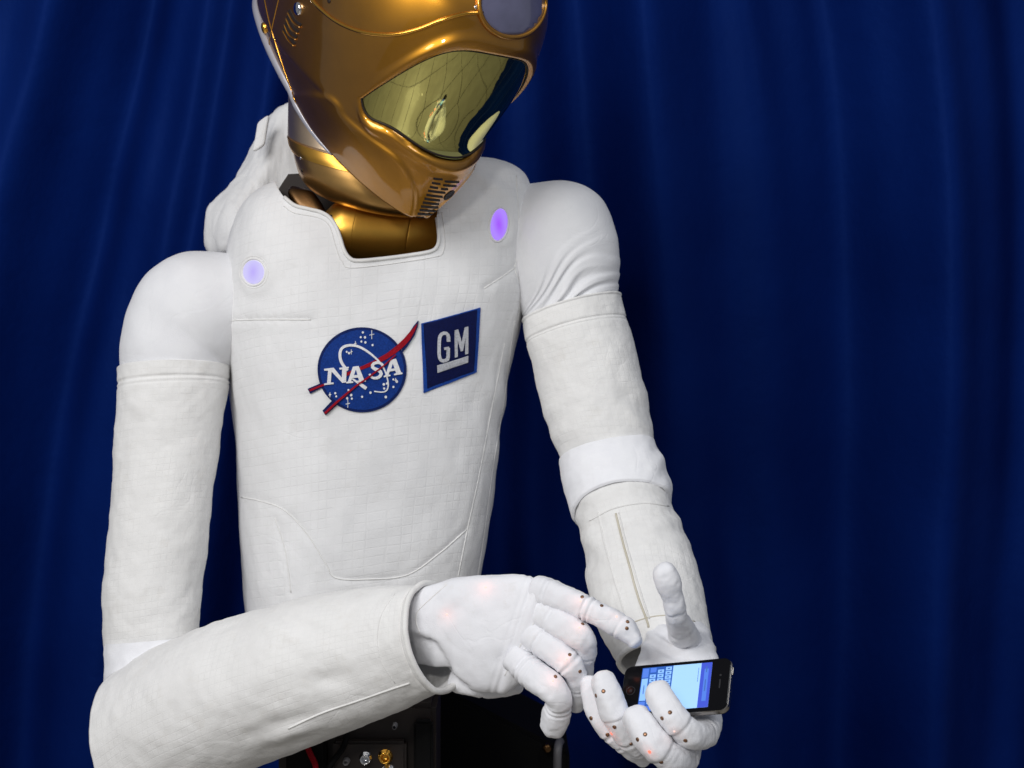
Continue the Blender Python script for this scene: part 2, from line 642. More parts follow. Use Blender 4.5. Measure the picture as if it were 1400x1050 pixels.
def box_mesh(x0, x1, y0, y1, z0, z1, bev=0.004, seg=2):
    bm = bmesh.new()
    bmesh.ops.create_cube(bm, size=1)
    for v in bm.verts:
        v.co = ((x0 + x1) / 2 + v.co.x * (x1 - x0), (y0 + y1) / 2 + v.co.y * (y1 - y0), (z0 + z1) / 2 + v.co.z * (z1 - z0))
    if bev > 0:
        bmesh.ops.bevel(bm, geom=bm.edges[:], offset=bev, segments=seg, affect='EDGES')
    me = bpy.data.meshes.new('mesh')
    bm.to_mesh(me)
    bm.free()
    return me


def disc_on(name, surf, x, y, rad, height, mat, parent, seg=14):
    """small domed stud standing on the surface"""
    p, n = surf.hit(x, y)
    a = nrm(np.cross(n, [0.1, 0.2, 1.0]))
    b = np.cross(n, a)
    prof = [(1.0, -0.3), (1.0, 0.35), (0.85, 0.75), (0.45, 0.95), (0.15, 1.0)]
    th = np.linspace(0, 2 * math.pi, seg, endpoint=False)
    rows = [[p + n * height * h + rad * r * (math.cos(t) * a + math.sin(t) * b) for t in th] for r, h in prof]
    return finish(name, grid_mesh(np.array(rows), True, False, True), mat, parent)


# ------------------------------------------------------------------ floor
floor = finish('floor', box_mesh(-3.6, 3.6, -3.6, 3.0, -0.10, 0.0, 0), M['grout'], None, False)
tag(floor, None, None, 'structure')
tile_me = None
for i in range(12):
    for j in range(11):
        x, y = -3.6 + 0.6 * i, -3.6 + 0.6 * j
        if tile_me is None:
            t0 = finish('tile', box_mesh(x + 0.006, x + 0.594, y + 0.006, y + 0.594, -0.002, 0.004, 0.0015, 1), M['tile'], floor, False)
            tile_me = t0.data
            base = WORG[t0.name]
        else:
            t = t0.copy()
            COL.objects.link(t)
            t.parent = floor
            t.location = base + np.array([0.6 * i, 0.6 * j, 0]) - WORG[floor.name]

# ------------------------------------------------------------------ curtain
CURY = 2.62
xs = np.linspace(-3.3, 3.3, 760)
zs = np.linspace(0.008, 3.5, 90)
X, Z = np.meshgrid(xs, zs)


def fold(x, z):
    w = x + 0.045 * np.sin(2.1 * z + 1.3 * x) + 0.13 * (z - 1.4) * np.sin(3.1 * x + 0.6)
    h = 0.05 * np.sin(2 * np.pi * w / 0.43 + 0.9 * np.sin(2.3 * w)) + 0.026 * np.sin(2 * np.pi * w / 0.19 + 1.7 + 1.4 * np.sin(3.7 * w + 0.4 * z))
    h += 0.009 * np.sin(2 * np.pi * w / 0.083 + 2.0 * np.sin(5 * w + z)) * (0.6 + 0.4 * np.sin(2.2 * z + 4 * x))
    h += 0.006 * np.sin(23 * x + 3.1 * z + 2.5 * np.sin(4.3 * z + 2 * x)) * np.sin(2.9 * z + 5.1 * x)
    sag = np.clip((1.35 - z), 0, 1)
    h += 0.016 * sag * np.sin(14 * x + 9 * z)
    return h


Yc = CURY + fold(X, Z)
curtain = finish('curtain', grid_mesh(np.stack([X, Yc, Z], -1), False), M['curtain'])
sol = curtain.modifiers.new('thickness', 'SOLIDIFY')
sol.thickness = 0.003
tag(curtain, 'dark blue satin curtain hanging in soft vertical folds behind the robot', 'curtain')

# ------------------------------------------------------------------ robot root
ROB = empty('robot', (-0.17, 2.0, 0.93), 'white suited humanoid robot with gold helmet typing on a phone', 'robot')

# ------------------------------------------------------------------ torso vest
DT = 2.0
yaw, roll = math.radians(13), math.radians(6.5)
UX = np.array([math.cos(yaw) * math.cos(roll), math.sin(yaw), math.sin(roll)])
UY = np.array([math.sin(yaw), -math.cos(yaw), 0.10])
UX, UY = nrm(UX), nrm(UY)
MM = DT / FPX
rows = [  # cx, cy, half width px, half depth m
    (494, 905, 140, 0.105), (495, 880, 148, 0.118), (496, 800, 157, 0.128), (498, 750, 163, 0.133), (501, 680, 168, 0.139), (505, 590, 175, 0.146),
    (509, 520, 184, 0.152), (513, 460, 196, 0.155), (516, 420, 204, 0.156), (519, 360, 205, 0.152),
    (521, 315, 203, 0.142), (523, 282, 197, 0.128), (525, 262, 186, 0.112), (526, 248, 168, 0.094), (527, 241, 140, 0.074), (527, 238, 100, 0.05)]
st = []
for cx, cy, hw, hd in rows:
    st.append(np.hstack([P(cx, cy, DT), UX * hw * MM / math.cos(yaw), UY * hd]))
TG, TUV = loft(st, 230, 360, 2.75)
TN = grid_normals(TG)
if np.dot(TN[100, :].mean(0), TN[100, 0]) < -2:
    TN = -TN
outward = np.sign((TN * (TG - TG.mean(1, keepdims=True))).sum(-1).mean())
TN = TN * outward
base_surf = Surf([(TG, True)])
SEAMS = {
    'chest_left': [(300, 439), (350, 437), (425, 437)],
    'waist': [(330, 680), (352, 684), (388, 697), (420, 730), (445, 770), (459, 790), (505, 792), (557, 786), (600, 757), (638, 724)],
    'waist_inner': [(376, 708), (390, 752), (398, 810)],
    'side_a': [(690, 470), (672, 560), (655, 650), (640, 720), (626, 790)],
    'side_b': [(703, 440), (690, 540), (674, 640), (662, 730), (653, 790)],
    'arm': [(706, 240), (709, 300), (707, 350), (704, 368), (712, 395), (708, 440)],
    'yoke': [(704, 366), (684, 380), (662, 394)],
}
flatT = TG.reshape(-1, 3).copy()
disp = np.zeros(len(flatT))
seam_pts = []
for k, pts in SEAMS.items():
    p, n = base_surf.path(pts, 2.0)
    seam_pts.append(p)
    d2 = np.full(len(flatT), 1e9)
    for i in range(0, len(p), 20):
        q = p[i:i + 20]
        d2 = np.minimum(d2, ((flatT[:, None, :] - q[None]) ** 2).sum(-1).min(1))
    d = np.sqrt(d2)
    disp += 0.00018 * np.exp(-(d / 0.010) ** 2) * np.sin(flatT[:, 0] * 520 + flatT[:, 2] * 610)
    kd = 0.45 if k.startswith('side') or k == 'arm' else 1.0
    disp += -0.0010 * kd * np.exp(-(d / 0.0028) ** 2) + 0.0004 * kd * np.exp(-((d - 0.010) / 0.006) ** 2)
ppx = px_of(flatT)
# the two cloth lights sit in shallow pockets; long soft pull creases over the chest
for (lx, ly) in ((682, 307), (349, 372)):
    q, _ = base_surf.hit(lx, ly)
    d = np.linalg.norm(flatT - q, axis=1)
    disp += 0.0016 * np.exp(-((d - 0.022) / 0.006) ** 2)
dirs = nrm(np.array([0.75, 0.66]))
al = ppx @ dirs
ac = ppx @ np.array([-dirs[1], dirs[0]])
m = np.exp(-((ppx[:, 0] - 665) / 60) ** 2 - ((ppx[:, 1] - 565) / 90) ** 2)
disp += 0.0016 * m * np.sin(ac / 9.0 + 0.6 * np.sin(al / 40))
m = np.exp(-((ppx[:, 0] - 680) / 30) ** 2 - ((ppx[:, 1] - 250) / 30) ** 2)
disp += 0.0018 * m * np.sin((ppx[:, 0] * 0.5 - ppx[:, 1] * 0.8) / 5.0)
TG2 = (flatT + TN.reshape(-1, 3) * disp[:, None]).reshape(TG.shape)
TG2 = noise_disp(TG2, TN, 0.0030, 8.0, 3)
TG2 = noise_disp(TG2, TN, 0.0011, 30.0, 5, (1, 1, 0.6))
vest_surf = Surf([(TG2, True)])
me = grid_mesh(TG2, True, True, True, TUV)
bm = bmesh.new()
bm.from_mesh(me)
bmesh.ops.recalc_face_normals(bm, faces=bm.faces)
bm.to_mesh(me)
bm.free()
tmp = bpy.data.objects.new('tmp', me)
COL.objects.link(tmp)
md = tmp.modifiers.new('shell', 'SOLIDIFY')
md.thickness = 0.007
md.offset = -1
NECK = [(376, 246), (380, 257), (389, 270), (403, 281), (422, 286), (438, 290), (450, 297), (459, 309), (465, 325), (470, 341), (477, 352), (488, 356.5),
        (520, 354), (560, 349), (588, 344), (597, 338), (600, 327), (599, 312), (597, 298), (600, 270), (610, 215), (600, 150), (380, 150), (373, 225)]
npoly = resample(NECK[:19], 4.0)[:, :2]
npoly = np.vstack([npoly, NECK[19:]])
vv = [P(x, y, 1.55) for x, y in npoly] + [P(x, y, 2.075) for x, y in npoly]
k = len(npoly)
ff = [tuple(range(k)), tuple(range(2 * k - 1, k - 1, -1))] + [(i, i + k, (i + 1) % k + k, (i + 1) % k) for i in range(k)]
cme = mesh_from(vv, ff)
bm = bmesh.new()
bm.from_mesh(cme)
bmesh.ops.recalc_face_normals(bm, faces=bm.faces)
bm.to_mesh(cme)
bm.free()
cut = bpy.data.objects.new('cut', cme)
COL.objects.link(cut)
md = tmp.modifiers.new('neck_hole', 'BOOLEAN')
md.operation = 'DIFFERENCE'
md.solver = 'EXACT'
md.object = cut
dg = bpy.context.evaluated_depsgraph_get()
vest_me = bpy.data.meshes.new_from_object(tmp.evaluated_get(dg))
bpy.data.objects.remove(tmp)
bpy.data.objects.remove(cut)
vest = finish('torso_vest', vest_me, M['vest'], ROB)

seam('neck_piping', vest_surf, NECK[2:19], 0.0024, M['piping'], vest, 0.0005)
seam('neck_stitching', vest_surf, [(388, 282), (402, 291), (436, 298), (450, 309), (458, 334), (467, 357), (486, 366), (590, 352), (606, 343), (608, 318), (604, 290)], 0.0006, M['piping'], vest, 0.0003)
for k_, off in (('arm', 0), ('side_a', 0), ('side_b', 0), ('yoke', 0)):
    seam('seam_piping', vest_surf, SEAMS[k_], 0.0011, M['piping'], vest, -0.0004)
for k_ in ('waist', 'waist_inner', 'chest_left'):
    seam('seam_stitching', vest_surf, SEAMS[k_], 0.0008, M['piping'], vest, 0.0002)


def ell(cx, cy, rx, ry, rot=0, n=36):
    t = np.linspace(0, 2 * math.pi, n, endpoint=False)
    c, s = math.cos(math.radians(rot)), math.sin(math.radians(rot))
    x, y = rx * np.cos(t), ry * np.sin(t)
    return np.stack([cx + x * c - y * s, cy + x * s + y * c], 1)


v1 = decal('status_light', vest_surf, ell(682, 307, 11, 21.5, 8), 0.0010, M['violet'], vest, 5)
tag(v1, 'glowing violet oval light')
seam('light_hem', vest_surf, ell(682, 307, 13, 24, 8), 0.0012, M['piping'], vest, 0.0, True)
v2 = decal('status_light', vest_surf, ell(347, 372, 14, 16, 0), 0.0010, M['lilac'], vest, 5)
tag(v2, 'pale lilac round light')
seam('light_hem', vest_surf, ell(347, 372, 16.5, 18.5, 0), 0.0012, M['piping'], vest, 0.0, True)
seam('light_hem', vest_surf, ell(347, 372, 20, 22, 0), 0.0005, M['piping'], vest, 0.0, True)


# emblems traced on the chest -----------------------------------------------------------
def Zp(pts):
    return [(400 + x / 4.667, 400 + y / 4.667) for x, y in pts]


def zell(cx, cy, rx, ry, n=60):
    return [tuple(p) for p in ell(400 + cx / 4.667, 400 + cy / 4.667, rx / 4.667, ry / 4.667, 0, n)]


rnd = decal('round_patch', vest_surf, zell(443, 492, 283, 271), 0.0016, M['thread_border'], vest, 6, 0.0022)
tag(rnd, 'round blue embroidered patch reading NASA')
decal('patch_border', vest_surf, Zp([(690, 320), (735, 270), (770, 215), (801, 178), (797, 215), (775, 275), (730, 345), (700, 380)]), 0.0021, M['thread_border'], vest, 5, 0.0026)
decal('patch_border', vest_surf, Zp([(99, 612), (215, 562), (225, 585), (114, 644)]), 0.0021, M['thread_border'], vest, 5, 0.0026)
decal('patch_border', vest_surf, Zp([(192, 752), (250, 690), (285, 715), (210, 782)]), 0.0021, M['thread_border'], vest, 5, 0.0026)
decal('patch_field', vest_surf, zell(443, 492, 266, 254), 0.0022, M['thread_blue'], vest, 6, 0.0008)
decal('red_wing', vest_surf, Zp([(318, 521), (380, 494), (440, 470), (520, 432), (600, 386), (660, 340), (710, 292), (750, 245), (794, 196),
                                 (778, 240), (748, 297), (706, 345), (650, 392), (590, 430), (520, 462), (440, 492), (380, 515), (325, 541)]), 0.0030, M['thread_red'], vest, 5, 0.001)
G = [ribbon_grid(vest_surf, Zp([(112, 622), (165, 600), (212, 582)]), [3.2, 3.0], 0.0029)]
finish('red_wing', join_grids(G), M['thread_red'], vest, False)
G = [ribbon_grid(vest_surf, Zp([(350, 497), (315, 450), (302, 400), (315, 355), (355, 337), (405, 340), (455, 362), (510, 402), (552, 443), (583, 490), (602, 545), (608, 590), (598, 622), (570, 633), (518, 628)]),
                 [4.6, 4.6, 4.4, 4.2, 4.0, 3.8, 3.4, 3.0, 2.6, 2.2, 2.0, 2.0, 1.8, 1.8], 0.0034)]
G += [ribbon_grid(vest_surf, Zp([(382, 548), (420, 575), (452, 598), (468, 610)]), [2.6, 3.6, 5.5, 5.0], 0.0034)]
finish('orbit_line', join_grids(G), M['thread_white'], vest, False)


def word(polys, off, name, mat):
    for p in polys:
        decal(name, vest_surf, Zp(p), off, mat, vest, 6, 0.0010)


# letters N A S A, serif capitals
word([[(203, 484), (262, 478), (314, 541), (316, 489), (300, 490), (299, 479), (358, 472), (359, 482), (345, 484), (341, 572), (318, 574), (250, 502), (245, 572), (262, 571), (263, 581), (205, 587), (204, 578), (222, 575), (228, 496), (204, 495)],
      [(386, 472), (422, 468), (455, 555), (465, 556), (466, 566), (412, 570), (411, 561), (425, 559), (419, 540), (382, 543), (374, 564), (388, 565), (388, 574), (342, 578), (342, 569), (352, 567)],
      [(622, 430), (657, 421), (690, 508), (698, 508), (699, 517), (645, 526), (644, 517), (658, 513), (652, 496), (616, 503), (610, 521), (622, 523), (622, 531), (580, 538), (580, 529), (590, 526)]],
     0.0038, 'letter', M['thread_white'])
word([[(394, 524), (404, 492), (414, 522)], [(627, 484), (636, 454), (646, 481)]], 0.0043, 'letter_counter', M['thread_blue'])
G = [ribbon_grid(vest_surf, Zp([(577, 470), (567, 455), (540, 446), (512, 455), (507, 475), (525, 488), (550, 497), (563, 514), (553, 535), (525, 545), (500, 538), (488, 518)]), [3.4, 3.6, 4.4, 5, 5.4, 5.6, 5.6, 5.2, 4.6, 4.2, 3.6, 3.0], 0.0038)]
finish('letter', join_grids(G), M['thread_white'], vest, False)
G = [ribbon_grid(vest_surf, Zp([(207, 768), (300, 682), (400, 598), (500, 525), (580, 465), (655, 398)]), [3.6, 3.2, 2.6, 2.2, 2.0, 1.6], 0.0046)]
finish('red_wing', join_grids(G), M['thread_red'], vest, False)
stars = [(447, 254), (434, 284), (460, 285), (438, 312), (463, 318), (508, 335), (345, 378), (360, 386), (240, 650), (274, 640), (280, 660), (356, 620), (348, 672), (374, 652), (378, 674), (443, 662), (494, 636),
         (580, 584), (600, 578), (582, 610), (592, 664), (640, 552), (662, 566), (640, 600)]
bmv, bmf = [], []
for (sx, sy) in stars:
    r = random.uniform(6.5, 9)
    k = len(bmv)
    for a in range(6):
        p, n = vest_surf.hit(*Zp([(sx + r * math.cos(a * 1.047), sy + 1.1 * r * math.sin(a * 1.047))])[0])
        bmv.append(p + n * 0.0030)
    bmf.append(tuple(range(k, k + 6))[::-1])
G = []
for (sx, sy, r) in ((503, 268, 22), (352, 706, 20), (375, 378, 12), (400, 325, 12), (655, 556, 10), (240, 650, 12)):
    G.append(ribbon_grid(vest_surf, Zp([(sx, sy - r * 1.3), (sx, sy + r * 1.3)]), [0.9, 0.9], 0.0030))
    G.append(ribbon_grid(vest_surf, Zp([(sx - r * .7, sy + 3), (sx + r * .7, sy - 3)]), [0.9, 0.9], 0.0032))
finish('star', mesh_from(bmv, bmf), M['thread_white'], vest, False)['kind'] = 'stuff'
finish('star_cross', join_grids(G), M['thread_white'], vest, False)['kind'] = 'stuff'

sq = decal('square_patch', vest_surf, Zp([(820, 197), (1008, 148), (1195, 95), (1184, 300), (1170, 508), (1003, 575), (835, 640), (828, 420)]), 0.0018, M['thread_light'], vest, 6, 0.0024)
tag(sq, 'square navy embroidered patch reading GM in silver')
decal('patch_field', vest_surf, Zp([(833, 199), (1005, 155), (1172, 108), (1163, 300), (1150, 500), (1005, 553), (856, 610), (845, 400)]), 0.0024, M['thread_navy'], vest, 6, 0.0008)
G = [ribbon_grid(vest_surf, Zp([(988, 312), (986, 275), (972, 258), (950, 262), (935, 285), (931, 345), (932, 405), (942, 430), (962, 434), (982, 424), (986, 405), (987, 352)]), [5.2], 0.0034),
     ribbon_grid(vest_surf, Zp([(991, 352), (962, 358)]), [4.0], 0.0036)]
finish('letter', join_grids(G), M['thread_silver'], vest, False)
word([[(1028, 240), (1050, 234), (1073, 318), (1092, 222), (1115, 215), (1112, 388), (1094, 393), (1096, 285), (1079, 370), (1066, 374), (1046, 300), (1046, 408), (1029, 413)],
      [(918, 463), (1112, 402), (1111, 444), (919, 510)]], 0.0034, 'letter', M['thread_silver'])

# back collar behind the neck, seen left of the gold collar
bc = [(306, 272, 306, 345, 2.08, 0.9), (322, 248, 322, 340, 2.09, 0.8), (340, 218, 338, 330, 2.10, 0.8), (358, 178, 356, 330, 2.11, 0.7), (384, 149, 384, 330, 2.12, 0.6), (430, 146, 430, 330, 2.13, 0.5), (500, 150, 500, 330, 2.14, 0.5), (600, 165, 600, 330, 2.16, 0.5), (650, 215, 650, 330, 2.17, 0.6), (668, 250, 668, 330, 2.17, 0.5)]
S = limb(bc)
S[:, 6:9] = nrm(S[:, 6:9]) * 0.045
G, uv = loft(S, 120, 80, 2.6, 0.02, 0.02)
nn = grid_normals(G)
G = noise_disp(G, nn, 0.006, 16, 9, (1, 1, 0.5))
G = noise_disp(G, nn, 0.002, 60, 12, (1, 1, 0.4))
finish('back_collar', grid_mesh(G, True, True, True, uv), M['vest'], ROB)
tabst = [(352, 172, 368, 160, 2.06, 0.35), (350, 185, 366, 172, 2.055, 0.35), (346, 205, 362, 196, 2.05, 0.35)]
G, uv = loft(limb(tabst), 20, 24, 3, 0.004, 0.004)
finish('collar_tab', grid_mesh(G, True, True, True, uv), M['vest'], ROB)

# waist below the vest
wst = [np.hstack([P(494, y, 2.0), UX * hw, UY * hd]) for y, hw, hd in ((870, .11, .085), (930, .10, .08), (980, .085, .075), (1060, .085, .075), (1110, .10, .09))]
G, uv = loft(wst, 30, 48, 2.4)
finish('waist_column', grid_mesh(G, True, True, True), M['graphite'], ROB)

# ------------------------------------------------------------------ neck
def ring_loft(name, rows, mat, parent, nv=40, nu=72, tilt=(0, 0)):
    st = []
    for x, y, d, r in rows:
        st.append(np.hstack([P(x, y, d), [r, 0, tilt[0] * r], [0, -r, tilt[1] * r]]))
    G, uv = loft(st, nv, nu)
    return G, finish(name, grid_mesh(G, True, True, True), mat, parent)


_, o = ring_loft('neck_collar', [(492, 120, 1.96, .086), (492, 160, 1.96, .0865), (492, 198, 1.955, .087), (494, 202, 1.955, .0885), (496, 206, 1.955, .0888), (499, 228, 1.95, .085)], M['collar_steel'], ROB, 50, 90, (-0.20, -0.27))
neck = o
_, o = ring_loft('neck_band', [(494, 205, 1.955, .0895), (497, 216, 1.953, .0900), (499, 224, 1.95, .0880)], M['gold_metal'], neck, 30, 90, (-0.20, -0.27))
G_nl, o = ring_loft('neck_cone', [(499, 221, 1.95, .0872), (502, 238, 1.95, .0868), (505, 255, 1.95, .0845), (508, 268, 1.95, .079), (511, 277, 1.95, .069), (514, 283, 1.95, .052), (515, 285, 1.95, .025)], M['cone_gold'], neck, 60, 90, (-0.20, -0.25))
nl_surf = Surf([(G_nl, True)])
disc_on('screw', nl_surf, 412, 216, 0.0022, 0.002, M['chrome'], neck)
disc_on('screw', nl_surf, 400, 236, 0.0020, 0.0015, M['slot'], neck)
# the barrel lying across the opening
bst = []
for x, y, r in ((442, 318, 30), (452, 317, 40), (468, 316, 48), (486, 316, 51), (488, 316, 50.2), (490, 316, 51), (520, 317, 51), (558, 319, 51), (561, 319, 48.5), (564, 319, 50), (590, 320, 50), (615, 321, 49)):
    c = P(x, y, 1.935 + (x - 440) * 0.00022)
    bst.append(np.hstack([c, [0.008 * r / 50, 0, r * 0.00088], [0, -r * 0.00088, 0]]))
G, uv = loft(bst, 140, 64)
barrel = finish('neck_barrel', grid_mesh(G, True, True, True), M['gold_metal'], ROB)
bar_surf = Surf([(G, True)])
rg = G[int(140 * 8.0 / 11)]
tube('barrel_joint', rg, 0.0011, M['slot'], barrel, 6, True)
disc_on('screw', bar_surf, 452, 296, 0.0024, 0.0016, M['slot'], barrel)
pp = [(379, 261), (394, 238), (430, 236), (600, 252), (600, 372), (440, 372), (398, 300)]  # near-black sheet added to stand in for shade inside the neck hole
vv = [P(x, y, 2.0) for x, y in pp] + [P(x, y, 2.0) + np.array([0, 0.02, 0]) for x, y in pp]
ff = [tuple(range(7)), tuple(range(13, 6, -1))] + [(i, i + 7, (i + 1) % 7 + 7, (i + 1) % 7) for i in range(7)]
finish('neck_hole_shade', mesh_from(vv, ff), M['slot'], ROB, False)
# small bronze fork at the left of the opening
fk = [(396, 258, 422, 264, 1.96, 0.5), (394, 266, 432, 268, 1.955, 0.5), (402, 282, 445, 288, 1.95, 0.5), (410, 300, 450, 306, 1.95, 0.5)]
G, uv = loft(limb(fk), 24, 32, 3.5)
finish('neck_fork', grid_mesh(G, True, True, True), M['gold_dark'], ROB)

# ------------------------------------------------------------------ helmet
psi, the = math.radians(42.5), math.radians(38)
HF = np.array([math.sin(psi) * math.cos(the), -math.cos(psi) * math.cos(the), -math.sin(the)])
HU = np.array([math.sin(psi) * math.sin(the), -math.cos(psi) * math.sin(the), math.cos(the)])
HL = np.array([math.cos(psi), math.sin(psi), 0.0])
HC = P(555, 13, 1.82)
UT = np.array([-.190, -.168, -.14, -.115, -.097, -.083, -.028, .022, .064, .093, .118, .150, .177, .193, .203, .206])
TF = np.array([.157, .167, .176, .178, .173, .1655, .1705, .1715, .166, .150, .133, .110, .086, .053, .025, .001])
TW = np.array([.055, .066, .083, .096, .104, .109, .119, .124, .120, .110, .099, .082, .065, .041, .018, .001])
TB = np.array([.208, .210, .214, .218, .220, .222, .230, .232, .226, .214, .186, .153, .108, .067, .030, .001])
TE = np.array([1.8, 1.85, 1.95, 2.1, 2.2, 2.3, 2.45, 2.45, 2.4, 2.35, 2.25, 2.1, 2.0, 2, 2, 2])


def smooth_table(tab):
    uu = np.linspace(UT[0], UT[-1], 800)
    d = catmull(np.column_stack([UT, tab]), 1600)
    return uu, np.interp(uu, d[:, 0], d[:, 1])


SF, SW, SB, SE = [smooth_table(t) for t in (TF, TW, TB, TE)]


def helm(phi, U):
    a = np.where(np.cos(phi) >= 0, np.interp(U, *SF), np.interp(U, *SB))
    w = np.interp(U, *SW)
    e = 2.0 / np.interp(U, *SE)
    F = a * np.sign(np.cos(phi)) * np.abs(np.cos(phi)) ** e
    L = w * np.sign(np.sin(phi)) * np.abs(np.sin(phi)) ** e
    return F, L


def to_world(F, L, U):
    return HC + F[..., None] * HF + L[..., None] * HL + U[..., None] * HU


def to_phi(p):
    q = np.asarray(p) - HC
    F, L, U = q @ HF, q @ HL, q @ HU
    a = np.interp(U, *SF) if F >= 0 else np.interp(U, *SB)
    n = np.interp(U, *SE)
    w = np.interp(U, *SW)
    return math.atan2(math.copysign((abs(L) / w) ** (n / 2), L), math.copysign((abs(F) / a) ** (n / 2), F)), U


def rim_u(phi):
    # low at the chin, rising towards the nape
    return np.interp(np.abs(phi), [0, 0.5, 1.0, 1.48, 1.75, 2.05, 2.3, math.pi], [-.172, -.170, -.163, -.150, -.126, -.105, -.092, -.075])


NPH, NT = 420, 250
phs = np.linspace(-math.pi, math.pi, NPH, endpoint=False)
ts = np.linspace(0, 1, NT)
ts = np.sin(ts * math.pi / 2 * 0.999) * 0.55 + ts * 0.45
PH, TT = np.meshgrid(phs, ts)
RU = catmull(np.column_stack([phs, rim_u(phs)]), NPH)[:, 1]
kern = np.ones(25) / 25
RU = np.convolve(np.concatenate([RU[-12:], RU, RU[:12]]), kern, 'valid')
UU = RU[None, :] + TT * (0.206 - RU[None, :])
FF, LL = helm(PH, UU)
HG = to_world(FF, LL, UU)
HN = grid_normals(HG)
HN *= np.sign((HN * (HG - HC)).sum(-1).mean())
HN[-3:] = HU
helm_surf = Surf([(HG, True)])


def outline(pts):
    out = [to_phi(helm_surf.hit(x, y)[0]) for x, y in resample(pts, 3.0)]
    return np.array([o for o in out if o[0] < 0.05])


VT = outline([(494, 137), (508, 126), (530, 112), (560, 94), (590, 79), (615, 71), (640, 70), (665, 74), (690, 76), (712, 72), (722, 69)])
VB = outline([(494, 137), (496, 150), (510, 163), (535, 179), (562, 194), (588, 209), (604, 217), (622, 219), (640, 214), (645, 211)])
phm = max(abs(VT[0, 0]), abs(VB[0, 0])) + 0.005


def side_curve(V):
    # even polynomial in the angle: smooth across the middle of the face, exact at the outer corner
    a = V[:, 0]
    A = np.stack([np.ones_like(a), a ** 2, a ** 4, a ** 6, a ** 8], 1)
    wt = np.where(np.abs(a) > phm - 0.03, 6.0, 1.0)[:, None]
    c = np.linalg.lstsq(A * wt, V[:, 1] * wt[:, 0], rcond=None)[0]
    g = np.linspace(0, phm, 200)
    return g, c[0] + c[1] * g ** 2 + c[2] * g ** 4 + c[3] * g ** 6 + c[4] * g ** 8


cT, cB = side_curve(VT), side_curve(VB)
tipU = (cT[1][-1] + cB[1][-1]) / 2
wtip = np.clip((cT[0] - phm + 0.08) / 0.08, 0, 1) ** 2
cT = (cT[0], cT[1] + wtip * (tipU - cT[1][-1]))
cB = (cB[0], cB[1] + wtip * (tipU - cB[1][-1]))
aPH = np.abs(PH)
ut, ub = np.interp(aPH, *cT), np.interp(aPH, *cB)
marg = np.minimum(np.minimum(UU - ub, ut - UU), (phm - aPH) * 0.10)
rec = np.clip(marg / 0.0035 + 0.5, 0, 1)
rec = rec * rec * (3 - 2 * rec)
disp = -0.007 * rec
# rolled lip under the visor and a brow above it
lipd = np.where(aPH < phm + 0.08, UU - np.interp(np.minimum(aPH, phm), *cB), 1)
disp += 0.0035 * np.exp(-((lipd + 0.008) / 0.0055) ** 2) * np.clip((phm + 0.05 - aPH) / 0.2, 0, 1)
browd = UU - np.interp(np.minimum(aPH, phm), *cT)
disp += 0.0040 * np.exp(-((browd - 0.010) / 0.010) ** 2) * np.clip((phm - aPH) / 0.4, 0, 1)
# raised cheek plate, same on both sides
Lm = -np.abs(LL)
mir = px_of(to_world(FF, Lm, UU))
CHEEK = resample([(452, 132), (475, 160), (505, 186), (540, 213), (560, 238), (568, 264), (566, 288), (556, 304), (500, 290), (430, 240), (380, 170), (400, 130)], 6.0, True)


def poly_sd(pts, poly):
    d = np.full(pts.shape[:-1], 1e9)
    ins = np.zeros(pts.shape[:-1], bool)
    x, y = pts[..., 0], pts[..., 1]
    for i in range(len(poly)):
        a, b = poly[i - 1], poly[i]
        ab = b - a
        t = np.clip(((x - a[0]) * ab[0] + (y - a[1]) * ab[1]) / (ab @ ab + 1e-9), 0, 1)
        d = np.minimum(d, np.hypot(x - a[0] - t * ab[0], y - a[1] - t * ab[1]))
        c = ((a[1] > y) != (b[1] > y)) & (x < (b[0] - a[0]) * (y - a[1]) / (b[1] - a[1] + 1e-12) + a[0])
        ins ^= c
    return np.where(ins, -d, d)


Fside = FF > -0.03
sd = poly_sd(mir, CHEEK)
disp += np.where(Fside, 0.0030 * (1 / (1 + np.exp(np.clip(sd / 1.1, -40, 40)))), 0)
# step along the crown panel edge
CROWN = [(418, -12), (432, 6), (455, 26), (480, 39), (508, 46), (540, 47), (572, 40), (605, 27), (635, 19), (660, 17)]
HG2 = HG + HN * disp[..., None]
# inner lip rows so that the rim has thickness
inner = []
for sc, up in ((0.86, 0.05), (0.92, 0.012), (0.965, 0.001)):
    inner.append(to_world(FF[0] * sc, LL[0] * sc, UU[0] + up))
HG3 = np.concatenate([np.array(inner), HG2], 0)
helmet = finish('helmet', grid_mesh(HG3, True, False, True), M['gold'], ROB)
hs = Surf([(HG2, True)])

# visor
nvp, nvt = 200, 90
s_ = np.linspace(-1, 1, nvp)
s_ = np.sign(s_) * (1 - (1 - np.abs(s_)) ** 1.2)
vp = s_ * (phm - 0.001)
vt_ = np.linspace(-0.012, 1.012, nvt)
VPH, VTT = np.meshgrid(vp, vt_)
a_t, a_b = np.interp(np.abs(VPH), *cT), np.interp(np.abs(VPH), *cB)
VU = a_b + VTT * (a_t - a_b)
vF, vL = helm(VPH, VU)
VG = to_world(vF, vL, VU)
fullN = grid_normals(VG, False)
fullN *= np.sign((fullN * (VG - HC)).sum(-1).mean())
fullN = nrm((VG - HC) * 1.0)
VG = VG - fullN * 0.0030
visor = finish('visor', grid_mesh(VG, False), M['visor'], helmet)
